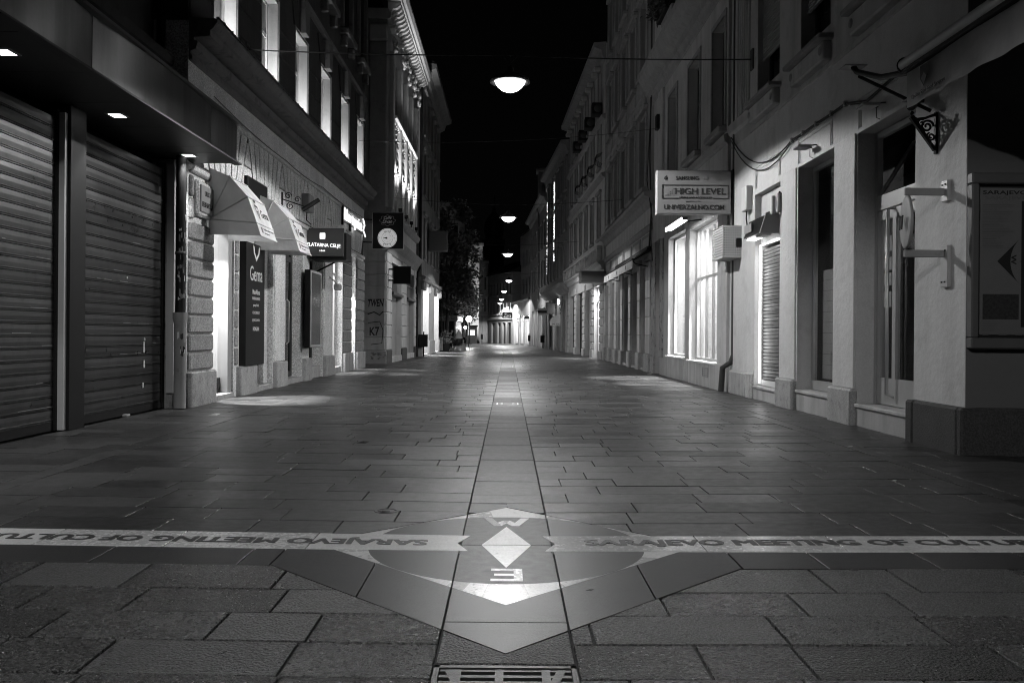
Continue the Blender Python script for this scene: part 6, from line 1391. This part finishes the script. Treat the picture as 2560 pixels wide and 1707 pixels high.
t = T('wall_lamp', 'dazzling little wall lamp beside the air conditioner', 'lamp', (3.25, 57.5, 3.2)); B().cbox(3.2, 3.32, 57.4, 57.6, 3.05, 3.4, .02).build('lens', emis('wall lamp glow', 6), t)
zs = T('store_banner', 'draped dark banner sign with white script over a doorway at the bend', 'sign', (-.1, 92, 2.7)); B().cbox(-.6, .42, 92, 92.15, 2.75, 3.35, .03).build('board', BLACKSIGN, zs); text(zs, 'Zara', WHITEPRINT, (-.5, 91.99, 2.85), (1, 0, 0), (0, 0, 1), .8, .38, ex=.01, shear=.3)
t = T('light_box', 'dazzling small light box beside the draped banner', 'sign', (.87, 89.5, 2.7)); B().cbox(.62, 1.12, 89.5, 89.65, 2.75, 3.1, .02).build('box', emis('light box glow', 5), t)
sign('small_sign', 'small dark bar sign between the bright store windows', 1.55, 2.15, 2.6, 2.85, 86.5, BLACKSIGN, None)
bin_((2.02, 83.9, 0), 'small dark bin standing before the bright store windows', .12); bin_((2.72, 68.3, 0), 'dark bin on the right pavement before the shop row', .2); bin_((-3.1, 104.5, 0), 'tiny dark bin far off by the pale pilastered house', .14)
# ------------------------------------------------------------------ left square: cafe, tree, furniture
kf = T('cafe_pavilion', 'low cafe pavilion with pale fascia sign under the tree', 'building', (-5.5, 64, 0))
B().box(-8.5, -3.75, 63.2, 70, 0, 2.0).build('glazed_wall', DARKM, kf); B().cbox(-8.6, -3.6, 62.9, 70.2, 2.0, 2.4, .03).build('fascia', WHITEP, kf); text(kf, 'Caffe bar', DARKPRINT, (-4.6, 62.89, 2.12), (1, 0, 0), (0, 0, 1), .8, .14, ex=.004)
for k in range(7): B().box(-8.2 + k * .72, -8.12 + k * .72, 63.1, 63.2, .02, 2.0).build('mullion', ALU, kf)
B().cbox(-8.7, -3.5, 62.6, 70.3, 2.41, 2.55, .02).build('roof', DARKER, kf)
def globe(p, r, lab, h0=0):
    t = T('globe_lamp', lab, 'lamp', (p[0], p[1], h0), 'glowing globe lamps'); B().ball(p, r, 8).build('globe', emis('globe glow', 7), t); B().tube([(p[0], p[1], h0), (p[0], p[1], p[2] - r * .8)], .04, 8).build('post', BLACKM, t); light('POINT', 'globe_light', t, (p[0], p[1] - r - .1, p[2]), 160, size=.1)
globe((-3.2, 72, 2.3), .26, 'large glowing globe lamp under the tree'); globe((-3.5, 72, 1.6), .13, 'small glowing globe lamp below the large one')
lb = T('advertising_light_box', 'bright blank advertising light box behind the tree', 'sign', (-3.9, 95, 3.4)); B().cbox(-4.42, -3.4, 95, 95.3, 3.5, 4.35, .02).build('face', emis('advert glow', 1.6), lb); B().box(-4.2, -4.1, 95.1, 95.2, 0, 3.5).build('post', BLACKM, lb)
lk = T('kiosk', 'small lit kiosk window low behind the cafe', 'kiosk', (-4.1, 98, 0)); B().box(-4.6, -3.5, 98, 99.5, 0, 1.9).build('body', DARKM, lk); B().box(-4.45, -3.7, 97.985, 97.999, .95, 1.5).build('window', emis('kiosk glow', 1.3), lk); B().cbox(-4.7, -3.4, 97.8, 99.6, 1.9, 2.05, .02).build('roof', BLACKM, lk)
bg = T('background_house', 'dark tall house behind the tree beyond the arcaded building', 'building', (-7, 84, 0)); B().box(-12, -4.6, 80, 92, 0, 12.5).build('wall', mat('night plaster', .3, .9), bg); B().cbox(-12, -4.4, 79.8, 92, 12.5, 13, .05).build('cornice', TRIM, bg)
for z in (3.5, 6.5, 9.5):
    for x in (-6.6, -5.3): f_ = B().box(x, x + .7, 79.97, 79.999, z, z + 1.6).build('window', DARKM, bg); B().box(x + .08, x + .62, 79.96, 79.969, z + .08, z + 1.5).build('pane', GLASSD, f_)
for sx in range(2): B().cbox(-4.59, -4.2, 82 + sx * 4, 83.5 + sx * 4, 4.0, 11, .05).build('bay', OCHRE, bg)
def tree(lab, base, h, rx, rz, cz, nl, seed, ls=.16):
    t = T('street_tree', lab, 'tree', base, 'trees on the square'); rr = random.Random(seed); x, y, z = base
    tr = B().tube([(x, y, 0), (x + .05, y, h * .3), (x - .05, y + .1, h * .55), (x, y, h * .85)], [.14, .11, .08, .03], 8); br_ = []
    for k in range(11):
        a = rr.uniform(0, 6.28); z0 = h * rr.uniform(.28, .7); l = rx * rr.uniform(.6, 1); e = (x + math.cos(a) * l, y + math.sin(a) * l, z0 + l * rr.uniform(.3, .9)); tr.tube([(x, y, z0), ((x + e[0]) / 2, (y + e[1]) / 2, z0 + (e[2] - z0) * .6), e], [.05, .035, .012], 6); br_.append(e)
    tr.build('trunk', BARK, t); b = B()
    cl = []
    for k in range(46):
        while True:
            p = Vector((rr.uniform(-1, 1), rr.uniform(-1, 1), rr.uniform(-1, 1)))
            if .25 < p.length < 1: break
        cl.append((Vector((x + p.x * rx, y + p.y * rx, cz + p.z * rz)), rr.uniform(.35, .75)))
    for k in range(nl):
        c_, q = rr.choice(cl); c_ = c_ + Vector((rr.gauss(0, q * .55), rr.gauss(0, q * .55), rr.gauss(0, q * .45)))
        d = Vector((rr.gauss(0, 1), rr.gauss(0, 1), rr.gauss(0, .6))).normalized() * ls * rr.uniform(.6, 1.2); e = d.cross(Vector((rr.gauss(0, 1), rr.gauss(0, 1), rr.gauss(0, 1)))).normalized() * ls * .45
        b.add([c_ - d, c_ + e - d * .1, c_ + d, c_ - e - d * .1], [(0, 1, 2, 3)])
    b.build('crown', LEAF, t)
tree('tall leafy tree overhanging the cafe at the left of the street', (-4.0, 57.5, 0), 9.5, 2.0, 3.8, 6.2, 9000, 1)
tree('smaller leafy tree beyond the cafe pavilion', (-3.9, 76, 0), 5.5, 1.5, 1.5, 3.7, 4500, 2)
pu = T('folded_parasol', 'folded cafe parasol under a pale cover', 'parasol', (-3.1, 55.5, 0)); B().lathe((-3.1, 55.5, 0), [(.5, .02), (.42, .3), (.3, .7), (.17, 1.1), (.05, 1.25), (.001, 1.27)], 9).build('cover', FABRICD, pu); B().tube([(-3.1, 55.5, 0), (-3.1, 55.5, 1.35)], .03, 6).build('pole', DARKM, pu)
def planter(p, lab, s=1, seed=0):
    t = T('planter', lab, 'planter', p, 'cafe planters'); x, y, z = p; rr = random.Random(seed); B().prism([(x - .22 * s, 0), (x + .22 * s, 0), (x + .3 * s, .5 * s), (x - .3 * s, .5 * s)], 'y', y - .25, y + .25).build('pot', BLACKM, t); b = B()
    for k in range(500):
        c_ = Vector((x + rr.gauss(0, .2 * s), y + rr.gauss(0, .2), .55 * s + abs(rr.gauss(0, .28 * s)))); d = Vector((rr.gauss(0, 1), rr.gauss(0, 1), rr.gauss(.5, 1))).normalized() * .07; e = d.orthogonal().normalized() * .03; b.add([c_ - d, c_ + e, c_ + d, c_ - e], [(0, 1, 2, 3)])
    b.build('shrub', LEAF, t)
planter((-3.75, 52.6, 0), 'dark planter with bushy shrub beside the stacked cafe chairs', 1, 3)
mb = T('menu_board', 'pale printed board leaning in front of the cafe', 'board', (-4.0, 52.3, 0)); B().cbox(-4.3, -3.85, 52.2, 52.26, .1, .85, .01).build('panel', mat('printed board', .45, .6, var=.6, vs=6), mb); B().box(-4.32, -3.83, 52.18, 52.28, 0, .1).build('foot', BLACKM, mb)
tagit(B().tube([(-4.05, 53.5, 0), (-4.05, 53.5, 2.6)], .06, 8).lathe((-4.05, 53.5, 2.6), [(.06, 0), (.14, .1), (.12, .35), (.02, .45)], 8).build('lamp_post', BLACKM), 'unlit dark lantern post at the corner of the cafe', 'lamp post')
def chair(p, rz, lab, tilt=0, m=BLACKM):
    t = bpy.data.objects.new('cafe_chair', None); COL.objects.link(t); t.location = p; t.rotation_euler = (tilt, 0, rz); OFF[t] = Vector((0, 0, 0)); tagit(t, lab, 'chair', 'cafe chairs by the parasol')
    B().cbox(-.22, .22, -.2, .22, .43, .46, .01).build('seat', m, t); b = B()
    n = 8; 
    for k in range(n):
        a0, a1 = -1 + 2 * k / n, -1 + 2 * (k + 1) / n; b.add([(.23 * a0, -.2 - .06 * (1 - a0 * a0), .5), (.23 * a1, -.2 - .06 * (1 - a1 * a1), .5), (.23 * a1, -.24 - .08 * (1 - a1 * a1), .86), (.23 * a0, -.24 - .08 * (1 - a0 * a0), .86)], [(0, 1, 2, 3)], True)
    b.build('backrest', m, t)
    for sx in (-1, 1):
        for sy in (-1, 1): B().tube([(sx * .19, sy * .17, .43), (sx * .24, sy * .23, 0)], .014, 6).build('leg', ALU, t)
chair((-3.45, 53.0, 0), 2.6, 'dark cafe chair tipped beside the planter', .3); chair((-3.2, 53.6, .0), 2.2, 'pale backed cafe chair leaning in the stack', .35, WHITEP); chair((-3.05, 53.3, 0), 2.9, 'dark cafe chair in front of the folded parasol', .15); chair((-2.6, 56.8, 0), -1.2, 'lone wire cafe chair standing right of the folded parasol')
